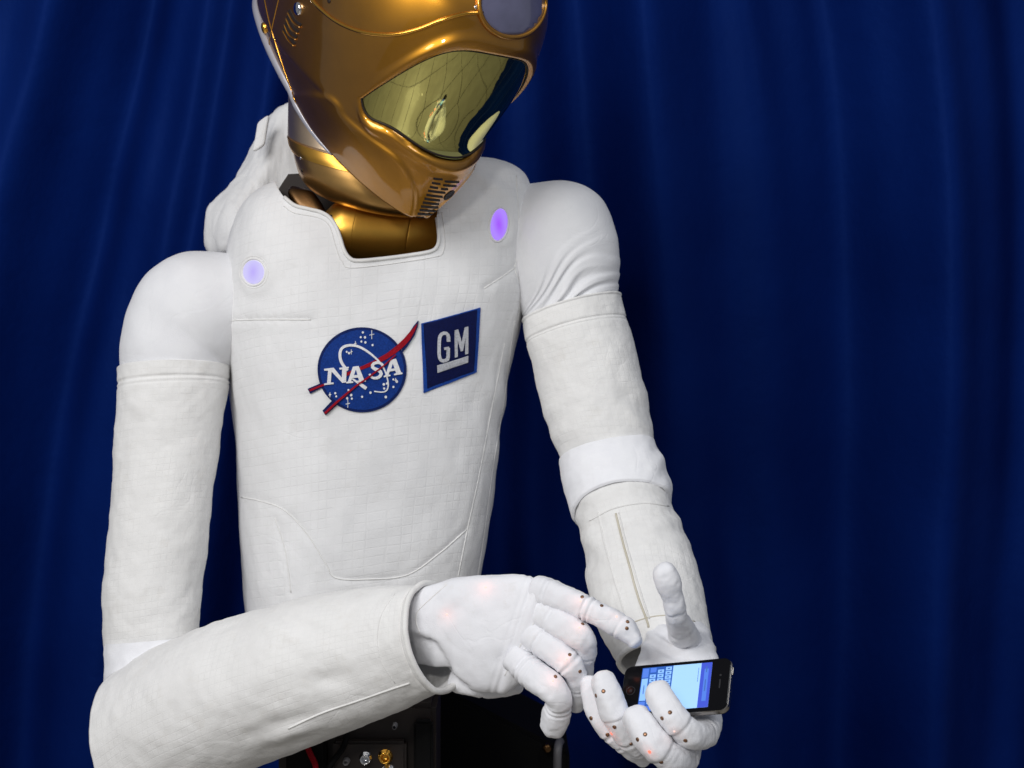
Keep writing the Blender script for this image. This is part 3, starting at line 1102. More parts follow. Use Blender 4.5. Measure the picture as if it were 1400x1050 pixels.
# gasket
gp = [(p, np.interp(abs(p), *cT)) for p in np.linspace(-phm, phm, 120)] + [(p, np.interp(abs(p), *cB)) for p in np.linspace(phm, -phm, 120)[1:-1]]
gp = np.array(gp)
gF, gL = helm(gp[:, 0], gp[:, 1])
gw = to_world(gF, gL, gp[:, 1])
gw = gw - nrm(gw - HC) * 0.0024
tube('visor_gasket', gw, 0.0013, M['slot'], helmet, 6, True)

seam('crown_seam', hs, CROWN, 0.0021, M['gold_edge'], helmet, 0.0004, step=3)
seam('side_seam', hs, [(360, -8), (368, 30), (380, 70), (392, 106), (404, 140)], 0.0008, M['gold_edge'], helmet, 0)
seam('side_seam', hs, [(382, -6), (374, 28), (366, 66)], 0.0007, M['gold_edge'], helmet, 0)
for c0, c1, c2 in (((393.7, 17), (401.7, 31.4), (410.9, 37.7)), ((391.4, 25), (399, 40.6), (407.4, 46.3)), ((389, 33.7), (396, 48.6), (405, 54.3)), ((386.9, 41.7), (395, 56), (402.3, 62.9))):
    G = ribbon_grid(hs, [(c0[0] + 1.5, c0[1] - 3), (c1[0] + 1.5, c1[1] - 3.5), (c2[0] + 1, c2[1] - 3)], [4.2], 0.0006, 2.0)  # dark strip beside each fin paints in the shade of the recess
    finish('ear_recess_shade', join_grids([G]), M['slot'], helmet, False)
    p, n = hs.path([c0, c1, c2], 2.0, 0.0008)
    tube('ear_fin', p, 0.0010, M['gold'], helmet, 6)
disc_on('ear_screw', hs, 408, 12, 0.0075, 0.004, M['chrome'], helmet, 20)
disc_on('ear_screw', hs, 362, 38, 0.0065, 0.004, M['gold_edge'], helmet, 20)

# forehead camera window
LENS = ell(699, 5, 43, 44, -12, 48)
lens = decal('forehead_lens', hs, LENS, 0.0022, M['lens'], helmet, 6, 0.003)
lens.data.polygons.foreach_set('use_smooth', [True] * len(lens.data.polygons))
seam('lens_ring', hs, ell(699, 5, 45, 46, -12, 48), 0.0030, M['gold'], helmet, 0.0012, True, 3.0, 10)
disc_on('brow_screw', hs, 651, 10, 0.0026, 0.0016, M['chrome'], helmet)
disc_on('brow_screw', hs, 450, 1, 0.0030, 0.0012, M['slot'], helmet)


# chin slots
def cz(x, y):
    return (540 + x * 140 / 1336, 200 + y * 110 / 1050)


for a, b in (((500, 420), (620, 432)), ((650, 458), (835, 466)), ((482, 475), (592, 492)), ((630, 507), (800, 518)), ((455, 527), (560, 545)), ((600, 555), (690, 560)),
             ((430, 578), (655, 607)), ((410, 632), (620, 660)), ((385, 682), (585, 706)), ((362, 732), (575, 755)), ((340, 782), (565, 800)), ((320, 828), (565, 848)), ((295, 880), (530, 890)), ((268, 935), (380, 930))):
    G = ribbon_grid(hs, [cz(*a), cz((a[0] + b[0]) / 2, (a[1] + b[1]) / 2 + 3), cz(*b)], [2.8, 3.0, 2.8], 0.0007, 2.0)
    finish('chin_slot', join_grids([G]), M['slot'], helmet, False)
decal('chin_hole', hs, ell(*cz(705, 637), 9.2, 3.3, -40, 20), 0.0009, M['slot'], helmet, 3)
# lip along the lower edge at the back of the jaw, reflection painted in as pale tone
sel = [i for i in range(NPH) if -2.75 < phs[i] < -1.15]
rim = HG2[0][sel]
rimn = nrm(rim - (HC + HU * -0.1))
tubep = rim[::3] - HU * 0.004 - rimn[::3] * 0.004
wr = np.interp(phs[sel][::3], [-2.75, -2.3, -1.8, -1.3, -1.15], [0.005, 0.007, 0.006, 0.003, 0.001])
tube('rim_lip', tubep, wr, M['rim_reflection'], helmet, 10)

# ------------------------------------------------------------------ sleeves
def cloth_limb(name, stations, nv, nu, mat, parent, ex=2.0, amp=0.0025, scale=14, seed=0, fine=0.0008, cap0=None, cap1=None, stretch=(1, 1, 1), extra=None, thick=0.0, closed=False):
    G, uv = loft(limb(stations), nv, nu, ex, cap0, cap1)
    n = grid_normals(G)
    if (n * (G - G.mean(1, keepdims=True))).sum(-1).mean() < 0:
        G, uv, n = G[:, ::-1].copy(), uv[:, ::-1].copy(), -n[:, ::-1]
    if extra is not None:
        G = G + n * extra(px_of(G), G)[..., None]
    if amp:
        G = noise_disp(G, n, amp, scale, seed, stretch)
    if fine:
        G = noise_disp(G, n, fine, scale * 4, seed + 2, stretch)
    o = finish(name, grid_mesh(G, True, closed or bool(cap0), closed or bool(cap1), uv), mat, parent)
    if thick:
        md = o.modifiers.new('cloth', 'SOLIDIFY')
        md.thickness = thick
        md.offset = -1
    return o, Surf([(G, True)]), G


# --- robot's left arm (bends down to the phone)
def shoulder_folds(px, G):
    dx, dy = px[..., 0] - 700, px[..., 1] - 452
    r = np.hypot(dx, dy)
    ang = np.degrees(np.arctan2(-dy, dx))
    env = np.exp(-((r - 82) / 66) ** 2) * np.clip((66 - ang) / 30, 0, 1) * np.clip((ang + 5) / 16, 0, 1)
    w = ang + 5 * np.sin(r / 26.0) + 2.0 * np.sin(ang / 4.1)
    s = np.sin(w / 8.6 * 2 * np.pi)
    f = 0.0026 * env * (np.abs(s) ** 0.6 * np.sign(s))
    f += 0.0006 * env * np.sin(w / 4.2 * 2 * np.pi + r / 20)
    return f


cloth_limb('shoulder_sleeve', [
    (706, 408, 680, 256, 2.00, 1.0), (711, 418, 730, 251, 1.995, 0.95), (714, 425, 783, 250, 1.985, 0.92), (716, 431, 822, 271, 1.975, 0.9),
    (717, 436, 841, 316, 1.965, 0.88), (718, 440, 847, 360, 1.96, 0.86), (717, 446, 844, 402, 1.955, 0.86), (718, 455, 846, 415, 1.955, 0.84)],
    150, 200, M['stretch'], ROB, 2.0, 0.0014, 9, 4, 0.0, extra=shoulder_folds)
up_st = [(715, 438, 847, 402.5, 1.955, 0.88), (716.5, 452, 851, 416, 1.953, 0.88), (719, 468, 856, 434, 1.95, 0.88), (726, 496, 867, 468, 1.945, 0.88),
         (736, 536, 879, 516, 1.94, 0.88), (748, 578, 889, 568, 1.93, 0.88), (758, 606, 893, 598, 1.92, 0.87), (768, 630, 894.5, 611, 1.915, 0.86)]


def hem(px, G):
    # double hem at the top of the sleeve
    v = np.linspace(0, 1, G.shape[0])[:, None] * np.ones(G.shape[1])
    f = -0.0016 * np.exp(-((v - 0.286) / 0.008) ** 2) - 0.0009 * np.exp(-((v - 0.308) / 0.006) ** 2)
    f += 0.0012 * np.clip((0.02 - v) / 0.02, -1, 0) + 0.0012
    m = np.exp(-((px[..., 0] - 872) / 26) ** 2 - ((px[..., 1] - 565) / 45) ** 2)
    f += 0.0018 * m * np.sin((px[..., 1] - 0.7 * px[..., 0]) / 7.5)
    m = np.exp(-((px[..., 0] - 760) / 22) ** 2 - ((px[..., 1] - 585) / 28) ** 2)
    f += 0.0012 * m * np.sin((px[..., 1] + 0.5 * px[..., 0]) / 7.0)
    return f


up_o, up_s, _ = cloth_limb('upper_arm_sleeve', up_st, 220, 180, M['sleeve'], ROB, 2.0, 0.0018, 15, 11, 0.0007, thick=0.003, extra=hem)


def band_folds(px, G):
    v = np.linspace(0, 1, G.shape[0])[:, None] * np.ones(G.shape[1])
    f = 0.0030 - 0.003 * np.exp(-((v - 0.0) / 0.02) ** 2) - 0.003 * np.exp(-((v - 1.0) / 0.02) ** 2)
    s = np.exp(-((px[..., 0] - 905) / 14) ** 2)
    return f + 0.0016 * s * np.sin(px[..., 1] / 7.0 + px[..., 0] / 12)


cloth_limb('elbow_band', [(767, 629, 892, 604, 1.915, 0.90), (770, 644, 899, 620, 1.91, 0.9), (774, 664, 909, 642, 1.90, 0.9), (779, 685, 914, 664, 1.89, 0.9), (785, 705, 916, 686, 1.875, 0.9)],
           110, 160, M['band'], ROB, 2.05, 0.002, 18, 21, 0.0005, thick=0.003, extra=band_folds)


def fore_folds(px, G):
    x, y = px[..., 0], px[..., 1]
    f = 0.0012 * np.exp(-((y - 715) / 30) ** 2) * np.sin((y + 0.25 * x) / 5.5)
    m = np.exp(-((x - 805) / 18) ** 2 - ((y - 760) / 70) ** 2)
    f += 0.002 * m * np.sin((y - 0.5 * x) / 10)
    m = np.exp(-((x - 860) / 40) ** 2 - ((y - 775) / 40) ** 2)
    f += 0.0012 * m * np.sin((y + 0.15 * x) / 6.5)
    return f


fl_o, fl_s, FLG = cloth_limb('forearm_sleeve', [
    (786, 690, 915, 674, 1.885, 0.89), (787, 706, 918, 688, 1.875, 0.90), (795, 735, 932, 717, 1.86, 0.86), (800, 772, 948, 760, 1.835, 0.86), (806, 815, 960, 806, 1.805, 0.84),
    (820, 858, 969, 848, 1.775, 0.80), (837, 890, 974, 874, 1.755, 0.76), (846, 906, 976, 890, 1.745, 0.74)],
    220, 180, M['sleeve'], ROB, 2.0, 0.0018, 15, 31, 0.0009, thick=0.0035, extra=fore_folds)
seam('zip_edge', fl_s, [(842, 702), (850, 735), (861, 775), (872, 815), (885, 850), (887, 858)], 0.0012, M['tan_piping'], fl_o, 0.0006)
seam('zip_edge', fl_s, [(846, 701), (855, 738), (866, 776), (877, 813), (888, 846)], 0.0008, M['piping'], fl_o, 0.0006)
seam('sleeve_seam', fl_s, [(818, 700), (826, 740), (838, 785), (850, 825), (858, 850)], 0.0010, M['piping'], fl_o, 0.0002)
seam('sleeve_seam', fl_s, [(806, 712), (840, 695), (880, 688), (914, 692)], 0.0009, M['piping'], fl_o, 0.0002)


tube('cuff_piping', FLG[-1], 0.0030, M['piping'], fl_o, 8, True)
seam('cuff_stitching', fl_s, [(862, 852), (880, 846), (900, 842), (925, 842), (950, 850)], 0.0006, M['tan_piping'], fl_o, 0.0003)


# --- robot's right arm (forearm across the waist)
def fore_r(px, G):
    x, y = px[..., 0], px[..., 1]
    m = np.exp(-((x - 395) / 45) ** 2 - ((y - 1005) / 25) ** 2)
    f = 0.0035 * m * np.sin((y + 0.35 * x) / 6.0)
    m = np.exp(-((x - 445) / 30) ** 2 - ((y - 930) / 16) ** 2)
    f += -0.0035 * m
    m = np.exp(-((x - 400) / 60) ** 2 - ((y - 850) / 26) ** 2)
    f += 0.0016 * m * np.sin((y - 0.6 * x) / 9.0)
    v = np.linspace(0, 1, G.shape[0])[:, None] * np.ones(G.shape[1])
    f += -0.0014 * np.exp(-((v - 0.945) / 0.006) ** 2) + 0.0016 * np.clip((v - 0.95) / 0.02, 0, 1)
    return f


def hem_top(px, G):
    v = np.linspace(0, 1, G.shape[0])[:, None] * np.ones(G.shape[1])
    return -0.0016 * np.exp(-((v - 0.90) / 0.010) ** 2) - 0.0009 * np.exp(-((v - 0.87) / 0.007) ** 2)


fr_o, fr_s, FRG = cloth_limb('forearm_sleeve', [
    (160, 915, 215, 1120, 1.86, 0.92), (215, 884, 250, 1098, 1.84, 0.92), (285, 855, 305, 1070, 1.815, 0.92), (352, 834, 372, 1040, 1.79, 0.92), (420, 815, 440, 1014, 1.765, 0.9),
    (480, 806, 505, 988, 1.750, 0.88), (530, 803, 560, 965, 1.730, 0.85), (560, 801, 592, 951, 1.712, 0.82), (577, 800, 612, 942, 1.701, 0.80)],
    240, 190, M['sleeve'], ROB, 2.0, 0.0022, 13, 41, 0.0008, thick=0.004, extra=fore_r)
tag(fr_o, 'sleeve of the arm reaching across the waist')
seam('sleeve_seam', fr_s, [(394, 996), (440, 975), (490, 958), (530, 944), (560, 934)], 0.0011, M['piping'], fr_o, 0.0002)
seam('cuff_stitching', fr_s, [(540, 812), (522, 840), (516, 875), (522, 905), (540, 934)], 0.0004, M['piping'], fr_o, 0.0002)
cuff = FRG[-1]
tube('cuff_piping', cuff, 0.0034, M['piping'], fr_o, 8, True)
cloth_limb('elbow_band', [(165, 1105, 270, 1060, 1.87, 0.95), (150, 1060, 262, 1030, 1.875, 0.95), (146, 1010, 262, 985, 1.88, 0.95), (143, 940, 264, 915, 1.885, 0.95), (145, 880, 268, 870, 1.89, 0.95)],
           80, 120, M['band'], ROB, 2.0, 0.0025, 16, 51, 0.0006, 0.03, None)
cloth_limb('upper_arm_sleeve', [(143, 895, 270, 880, 1.895, 0.92), (142, 820, 276, 800, 1.90, 0.92), (150, 720, 288, 700, 1.91, 0.92), (157, 620, 299, 605, 1.92, 0.92), (161, 550, 309, 540, 1.925, 0.93), (161, 505, 314, 500, 1.93, 0.94)],
           160, 150, M['sleeve'], ROB, 2.0, 0.0022, 14, 61, 0.0008, thick=0.003, extra=hem_top)
cloth_limb('shoulder_sleeve', [(334, 480, 338, 350, 1.95, 0.9), (326, 490, 300, 345, 1.945, 0.92), (318, 500, 250, 345, 1.94, 0.92), (313, 506, 206, 372, 1.94, 0.92), (311, 511, 176, 420, 1.935, 0.9), (310, 516, 165, 470, 1.93, 0.9), (309, 524, 167, 520, 1.93, 0.9)],
           110, 140, M['stretch'], ROB, 2.0, 0.0020, 9, 71, 0.0004)


# ------------------------------------------------------------------ gloves
def R_len(R):
    return np.linalg.norm(np.diff(R[:, :3], axis=0), axis=1).sum()


def finger(name, pts, parent, seed, grooves=(), ex_tip=1.0, cap=0.0):
    """pts rows: x, y, distance, radius in photo px; from the hand to the tip"""
    W = np.array([[*P(x, y, d), r * d / FPX] for x, y, d, r in pts])
    seg = np.linalg.norm(np.diff(W[:, :3], axis=0), axis=1)
    cum = np.concatenate([[0], np.cumsum(seg)])
    tt = np.linspace(0, cum[-1], max(30, int(cum[-1] / 0.0011)))
    lin = np.stack([np.interp(tt, cum, W[:, k]) for k in range(4)], 1)
    kk = 7
    pad = np.vstack([np.repeat(lin[:1], kk, 0) + np.outer(np.arange(-kk, 0), lin[1] - lin[0]), lin, np.repeat(lin[-1:], kk, 0) + np.outer(np.arange(1, kk + 1), lin[-1] - lin[-2])])
    R = np.stack([np.convolve(pad[:, k], np.ones(2 * kk + 1) / (2 * kk + 1), 'valid') for k in range(4)], 1)
    n = len(R)
    s = np.linspace(0, 1, n)
    rad = R[:, 3].copy()
    for g, wdt, dep in grooves:
        rad *= 1 - dep * np.exp(-((s - g) / wdt) ** 2)
        rad *= 1 + dep * 0.45 * np.exp(-((s - g - 2.2 * wdt) / (1.3 * wdt)) ** 2) + dep * 0.45 * np.exp(-((s - g + 2.2 * wdt) / (1.3 * wdt)) ** 2)
    if cap:
        rad *= 1 + 0.085 / (1 + np.exp(np.clip(-(s - cap) * 260, -50, 50)))
        rad *= 1 - 0.05 * np.exp(-((s - cap + 0.012) / 0.008) ** 2)
    for g, wdt, dep in grooves:
        rad += 0.00014 * np.sin(s * R_len(R) / 0.0031 * 2 * np.pi) * np.exp(-((s - g) / (3.2 * wdt)) ** 2)
    # rounded tip
    path = R[:, :3]
    ax = nrm(path[-1] - path[-4])
    k = np.linspace(0.12, 1, 10) * math.pi / 2
    path = np.vstack([path, path[-1] + np.outer(np.sin(k) * rad[-1] * 0.85 * ex_tip, ax)])
    rad = np.concatenate([rad, np.maximum(rad[-1] * np.cos(k), 0.0003)])
    G = tube_grid(path, rad, 48, ex=2.55)
    nn = grid_normals(G)
    nn = nn * np.sign((nn * (G - path[:, None, :])).sum(-1).mean())
    G = noise_disp(G, nn, 0.0010, 48, seed)
    G = noise_disp(G, nn, 0.00045, 150, seed + 1)
    m_ = np.concatenate([[0], np.cumsum(np.linalg.norm(np.diff(path, axis=0), axis=1))])
    uv = np.stack(np.meshgrid(np.linspace(0, 0.06, 48), m_), -1)
    finish(name, grid_mesh(G, True, True, True, uv), M['glove'], parent)
    return G


# right hand (robot's), back of the hand towards the camera
def hand_folds(px, G):
    x, y = px[..., 0], px[..., 1]
    f = 0.004 * np.exp(-((x - 608 - 0.05 * (y - 850)) / 7) ** 2) * np.clip((y - 860) / 60, 0, 1) * -1
    f += 0.0028 * np.exp(-((x - 592) / 8) ** 2) * np.clip((y - 850) / 60, 0, 1)
    lx = np.interp(y, [862, 872, 876, 896, 922, 939], [560, 578, 592, 604, 612, 636])
    f -= 0.011 / (1 + np.exp(np.clip((x - lx) / 2.6, -40, 40))) * np.clip((y - 862) / 14, 0, 1)
    # knuckle ridge seam
    a = np.array([745, 790.0])
    b = np.array([700, 930.0])
    ab = nrm(b - a)
    dist = (x - a[0]) * ab[1] - (y - a[1]) * ab[0]
    f += 0.0016 * np.exp(-((dist + 6) / 6) ** 2) - 0.0013 * np.exp(-((dist + 15) / 3.0) ** 2) - 0.0009 * np.exp(-((dist + 24) / 3.0) ** 2)
    m = np.exp(-((x - 600) / 30) ** 2 - ((y - 825) / 30) ** 2)
    f += 0.0012 * m * np.sin((x + 0.8 * y) / 8)
    return f


hr_o, hr_s, HRG = cloth_limb('hand', [
    (528, 832, 552, 918, 1.745, 0.62), (556, 818, 580, 922, 1.722, 0.60), (576, 806, 598, 922, 1.708, 0.56), (598, 797, 612, 926, 1.70, 0.48), (630, 790, 638, 940, 1.69, 0.42), (664, 787, 668, 947, 1.68, 0.38),
    (700, 786, 694, 945, 1.672, 0.34), (728, 788, 710, 934, 1.665, 0.32), (748, 797, 720, 922, 1.66, 0.32), (757, 812, 728, 910, 1.658, 0.30)],
    150, 150, M['glove'], ROB, 2.5, 0.0022, 16, 81, 0.0005, cap1=0.008, extra=hand_folds)
tag(hr_o, 'gloved hand pointing with its index finger')
GR = [(0.40, 0.018, 0.10), (0.46, 0.014, 0.07), (0.72, 0.018, 0.08)]
FR = [
    ('index_finger', [(735, 806, 1.665, 20), (750, 811, 1.656, 20), (775, 820, 1.645, 18.5), (802, 831, 1.636, 16.5), (813, 836, 1.633, 16), (832, 847, 1.63, 17.5), (851, 857, 1.626, 16.5), (862, 867, 1.623, 13.5), (868, 876, 1.621, 10)], [(0.13, 0.015, 0.08), (0.49, 0.010, 0.12), (0.54, 0.008, 0.10)]),
    ('middle_finger', [(736, 837, 1.66, 20), (757, 848, 1.648, 20.5), (777, 859, 1.638, 20.5), (796, 871, 1.632, 19), (802, 883, 1.637, 15), (800, 902, 1.649, 12.5), (799, 925, 1.662, 11.5), (799, 945, 1.670, 10)], [(0.15, 0.015, 0.07), (0.62, 0.012, 0.08)]),
    ('ring_finger', [(722, 864, 1.658, 19), (745, 881, 1.645, 19.5), (763, 895, 1.635, 19.5), (780, 909, 1.630, 18.5), (788, 922, 1.636, 15.5), (790, 938, 1.644, 13), (789, 955, 1.65, 12), (787, 966, 1.655, 9)], [(0.17, 0.012, 0.08), (0.50, 0.010, 0.08), (0.80, 0.012, 0.09)]),
    ('little_finger', [(703, 899, 1.656, 19), (722, 916, 1.642, 20.5), (740, 930, 1.63, 21), (757, 943, 1.622, 20.5), (765, 954, 1.624, 18.5), (763, 967, 1.632, 16.5), (760, 981, 1.638, 18), (755, 994, 1.642, 15.5)], [(0.17, 0.012, 0.10), (0.23, 0.010, 0.07), (0.30, 0.010, 0.05), (0.73, 0.014, 0.10)]),
    ('thumb', [(622, 925, 1.725, 20), (650, 936, 1.715, 17), (680, 940, 1.705, 15), (704, 936, 1.698, 13)], [(0.5, 0.03, 0.07)]),
]
grids = [(HRG, True)]
for i, (nm, pts, gr) in enumerate(FR):
    grids.append((finger(nm, pts, hr_o, 90 + 3 * i, gr, cap=(0.83, 0, 0, 0.80, 0)[i]), True))
hand_r = Surf(grids)
seam('glove_seam', hr_s, [(574, 866), (569, 850), (571, 836), (587, 820), (611, 799)], 0.0006, M['piping'], hr_o, 0.0)
seam('glove_seam', hr_s, [(735, 789), (743, 812), (744, 835), (735, 858), (716, 890), (700, 922)], 0.0006, M['piping'], hr_o, 0.0)
seam('glove_seam', hr_s, [(728, 788), (735, 812), (736, 834), (727, 857), (708, 888), (690, 924)], 0.0005, M['piping'], hr_o, 0.0)
for x, y in ((796, 816), (822.6, 828), (858, 850), (857, 859), (796.6, 853), (779, 895), (759.4, 925), (793, 918)):
    disc_on('rivet', hand_r, x, y, 0.0019, 0.0009, M['rivet'], hr_o, 12)


def led(surf, x, y, parent, red, rad=0.0016, power=0.004):
    o = disc_on('indicator_light', surf, x, y, rad, 0.0006, M['led_red'] if red else M['led_pink'], parent, 12)
    p, n = surf.hit(x, y)
    L = bpy.data.lights.new('indicator_lamp', 'POINT')
    L.energy = power * 0.22
    L.color = (1.0, 0.22, 0.12)
    L.shadow_soft_size = 0.003
    lo = bpy.data.objects.new('indicator_lamp', L)
    COL.objects.link(lo)
    lo.parent = o
    lo.location = (p + n * 0.008) - WORG[o.name]


for x, y, pw in ((664, 803, .006), (611, 840, .0035), (793.7, 822, .0035), (792, 858, .004), (775, 901, .006), (756, 931, .0045), (843, 843, .0015)):
    led(hand_r, x, y, hr_o, False, 0.0011, pw)

# ------------------------------------------------------------------ phone
TL, TR, BR, BL = P(859, 909, 1.638), P(1005, 897, 1.588), P(989, 971, 1.553), P(841, 983, 1.603)
pc = (TL + TR + BR + BL) / 4
ex = nrm((TR + BR) - (TL + BL))
ey = (TL + TR) - (BL + BR)
ey = nrm(ey - ex * np.dot(ey, ex))
en = np.cross(ex, ey)
if en[1] > 0:
    en = -en
PW, PHT, PT = 0.0576, 0.0293, 0.0093
PHN = empty('smartphone', pc - en * PT, 'black smartphone with lit blue typing screen resting in gloved fingers', 'phone')


def pl(x, y, z):
    return pc + ex * x + ey * y + en * z


def rrect(w, h, r, n=8):
    out = []
    for cx, cy, a0 in ((w - r, h - r, 0), (-w + r, h - r, 90), (-w + r, -h + r, 180), (w - r, -h + r, 270)):
        for k in range(n + 1):
            a = math.radians(a0 + 90 * k / n)
            out.append((cx + r * math.cos(a), cy + r * math.sin(a)))
    return np.array(out)


def plate(name, w, h, r, prof, mat, parent, cx=0, cy=0):
    """rounded slab; prof rows: (inset, z)"""
    rows = []
    for ins, z in prof:
        q = rrect(w - ins, h - ins, max(r - ins, 0.0003))
        rows.append([pl(cx + a, cy + b, z) for a, b in q])
    o = finish(name, grid_mesh(np.array(rows), True, True, True), mat, parent, False)
    bm = bmesh.new()
    bm.from_mesh(o.data)
    bmesh.ops.recalc_face_normals(bm, faces=bm.faces)
    bm.to_mesh(o.data)
    bm.free()
    return o


RC = 0.0088
plate('steel_band', PW, PHT, RC, [(0.0006, -0.0078), (0.0, -0.0072), (0.0, -0.0022), (0.0006, -0.0016)], M['phone_steel'], PHN)
front = plate('front_glass', PW - 0.0005, PHT - 0.0005, RC - 0.0005, [(0.0002, -0.0018), (0.0, -0.0012), (0.0, -0.0004), (0.0005, 0.0)], M['phone_glass'], PHN)
plate('back_glass', PW - 0.0005, PHT - 0.0005, RC - 0.0005, [(0.0005, -0.0093), (0.0, -0.0088), (0.0, -0.0076)], M['phone_glass'], PHN)


def quad(x0, x1, y0, y1, z):
    return [pl(x0, y0, z), pl(x1, y0, z), pl(x1, y1, z), pl(x0, y1, z)]


def panel(name, rects, z, mat, parent):
    v, f = [], []
    for r in rects:
        k = len(v)
        v += quad(*r, z)
        f.append((k, k + 1, k + 2, k + 3))
    return finish(name, mesh_from(v, f), mat, parent, False)


SX, SY = 0.0375, 0.0250
scr = panel('screen', [(-SX, SX, -SY, SY)], 0.00012, M['scr_text'], PHN)
panel('keyboard_area', [(-SX, -0.0040, -SY, SY)], 0.00022, M['scr_kb'], scr)
panel('title_bar', [(0.0262, SX, -SY, SY)], 0.00022, M['scr_bar'], scr)
panel('title_strip', [(0.0300, 0.0345, -0.018, 0.018)], 0.00030, M['scr_bar2'], scr)
keys = []
kx = [-SX + 0.0008 + 0.0083 * i for i in range(4)]
keys += [(kx[0], kx[0] + 0.0066, -0.0125, 0.0125)]
for row, nk in ((1, 7), (2, 9), (3, 10)):
    w = 0.0049
    for i in range(nk):
        c = (i - (nk - 1) / 2) * w
        keys.append((kx[row], kx[row] + 0.0064, c - 0.0020, c + 0.0020))
panel('space_key', keys[:1], 0.00032, M['scr_key'], scr)
panel('letter_keys', keys[1:], 0.00032, M['scr_key'], scr)['kind'] = 'stuff'
side = [(kx[0], kx[0] + 0.0066, 0.0137, 0.0240), (kx[0], kx[0] + 0.0066, -0.0240, -0.0137), (kx[1], kx[1] + 0.0064, 0.0190, 0.0242), (kx[1], kx[1] + 0.0064, -0.0242, -0.0190)]
for r in side:
    panel('side_key', [r], 0.00032, M['scr_bar2'], scr)
marks = []
for r in keys[1:]:
    cx, cy = (r[0] + r[1]) / 2, (r[2] + r[3]) / 2
    marks.append((cx - 0.0014, cx + 0.0014, cy - 0.0007, cy + 0.0007))
marks += [(0.0235, 0.0240, 0.004, 0.020), (0.0316, 0.0328, -0.007, 0.006), (0.0316, 0.0328, 0.014, 0.021), (kx[0] + 0.0028, kx[0] + 0.0038, -0.005, 0.005)]
panel('key_letters', marks, 0.00040, M['scr_dark'], scr)['kind'] = 'stuff'
hb = np.array([pl(-0.0475 + 0.0046 * math.cos(a), 0.0046 * math.sin(a), 0.0002) for a in np.linspace(0, 2 * math.pi, 28, endpoint=False)])
tube('home_button', hb, 0.00035, M['phone_mark'], front, 6, True)
plate('button_mark', 0.0014, 0.0014, 0.0004, [(0, 0.0), (0, 0.0003)], M['phone_mark'], front, -0.0475, 0)
plate('ear_speaker', 0.0007, 0.0050, 0.0006, [(0, 0.0), (0, 0.0003)], M['phone_mark'], front, 0.0475, 0)
plate('front_camera', 0.0011, 0.0011, 0.001, [(0, 0.0), (0, 0.0003)], M['phone_mark'], front, 0.0475, 0.0095)
for yv in (0.016,):
    bt = [pl(PW + 0.0002, yv + t, -0.0045) for t in np.linspace(-0.004, 0.004, 8)]
    tube('side_button', bt, 0.0010, M['phone_steel'], PHN, 8)

# ------------------------------------------------------------------ left hand (holds the phone)
def palm_folds(px, G):
    x, y = px[..., 0], px[..., 1]
    m = np.exp(-((x - 922) / 44) ** 2 - ((y - 880) / 22) ** 2)
    return 0.0034 * m * np.sin((y - 0.30 * (x - 915) + 0.004 * (x - 915) ** 2) / 3.4 + 1.2 * np.sin(x / 17))


hl_o, hl_s, HLG = cloth_limb('hand', [
    (872, 826, 960, 832, 1.810, 0.60), (876, 850, 966, 856, 1.775, 0.60), (878, 876, 974, 882, 1.728, 0.58), (872, 900, 982, 904, 1.695, 0.50), (856, 935, 986, 940, 1.665, 0.36),
    (838, 970, 982, 972, 1.650, 0.32), (838, 998, 974, 996, 1.640, 0.32), (852, 1020, 958, 1018, 1.635, 0.30), (868, 1034, 940, 1030, 1.632, 0.30)],
    150, 140, M['glove'], ROB, 2.3, 0.0018, 18, 111, 0.0005, cap1=0.008, extra=palm_folds)
tag(hl_o, 'gloved hand cradling the phone')
FLH = [
    ('thumb', [(941, 897, 1.735, 27), (937, 876, 1.705, 22), (931, 859, 1.668, 17.5), (925, 844, 1.645, 15), (923, 831, 1.637, 14), (921, 821, 1.634, 12.5), (917, 806, 1.630, 15.5), (911, 790, 1.626, 17), (908, 783, 1.625, 15)], [(0.50, 0.02, 0.06), (0.36, 0.015, 0.06)]),
    ('index_finger', [(966, 978, 1.635, 17), (970, 988, 1.612, 18.5), (962, 1004, 1.585, 19.5), (946, 1006, 1.568, 20), (928, 990, 1.560, 18.5), (914, 973, 1.564, 18.5), (903, 955, 1.574, 18), (899, 947, 1.578, 16.5)], [(0.33, 0.012, 0.08), (0.40, 0.010, 0.06)]),
    ('middle_finger', [(934, 1006, 1.640, 17), (942, 1020, 1.612, 18.5), (934, 1038, 1.585, 20), (918, 1038, 1.566, 20.5), (900, 1023, 1.557, 19.5), (886, 1009, 1.560, 19.5), (875, 990, 1.570, 19), (870, 981, 1.575, 17.5)], [(0.33, 0.012, 0.08), (0.40, 0.010, 0.06)]),
    ('ring_finger', [(888, 1022, 1.640, 18), (874, 1020, 1.615, 18), (860, 1009, 1.600, 17.5), (849, 995, 1.594, 17.5), (841, 976, 1.592, 18), (834, 957, 1.594, 17), (828, 940, 1.598, 17), (825, 931, 1.602, 15.5)], [(0.45, 0.012, 0.08), (0.30, 0.012, 0.08)]),
    ('little_finger', [(880, 1030, 1.645, 18), (862, 1020, 1.628, 16), (842, 1006, 1.618, 15), (826, 991, 1.616, 15), (815, 972, 1.619, 15), (809, 952, 1.623, 14.5), (806, 935, 1.628, 13)], [(0.36, 0.014, 0.08), (0.50, 0.014, 0.10)]),
]
grids = [(HLG, True)]
for i, (nm, pts, gr) in enumerate(FLH):
    grids.append((finger(nm, pts, hl_o, 130 + 3 * i, gr, cap=(0.74, 0.70, 0.70, 0.68, 0)[i]), True))
hand_l = Surf(grids)
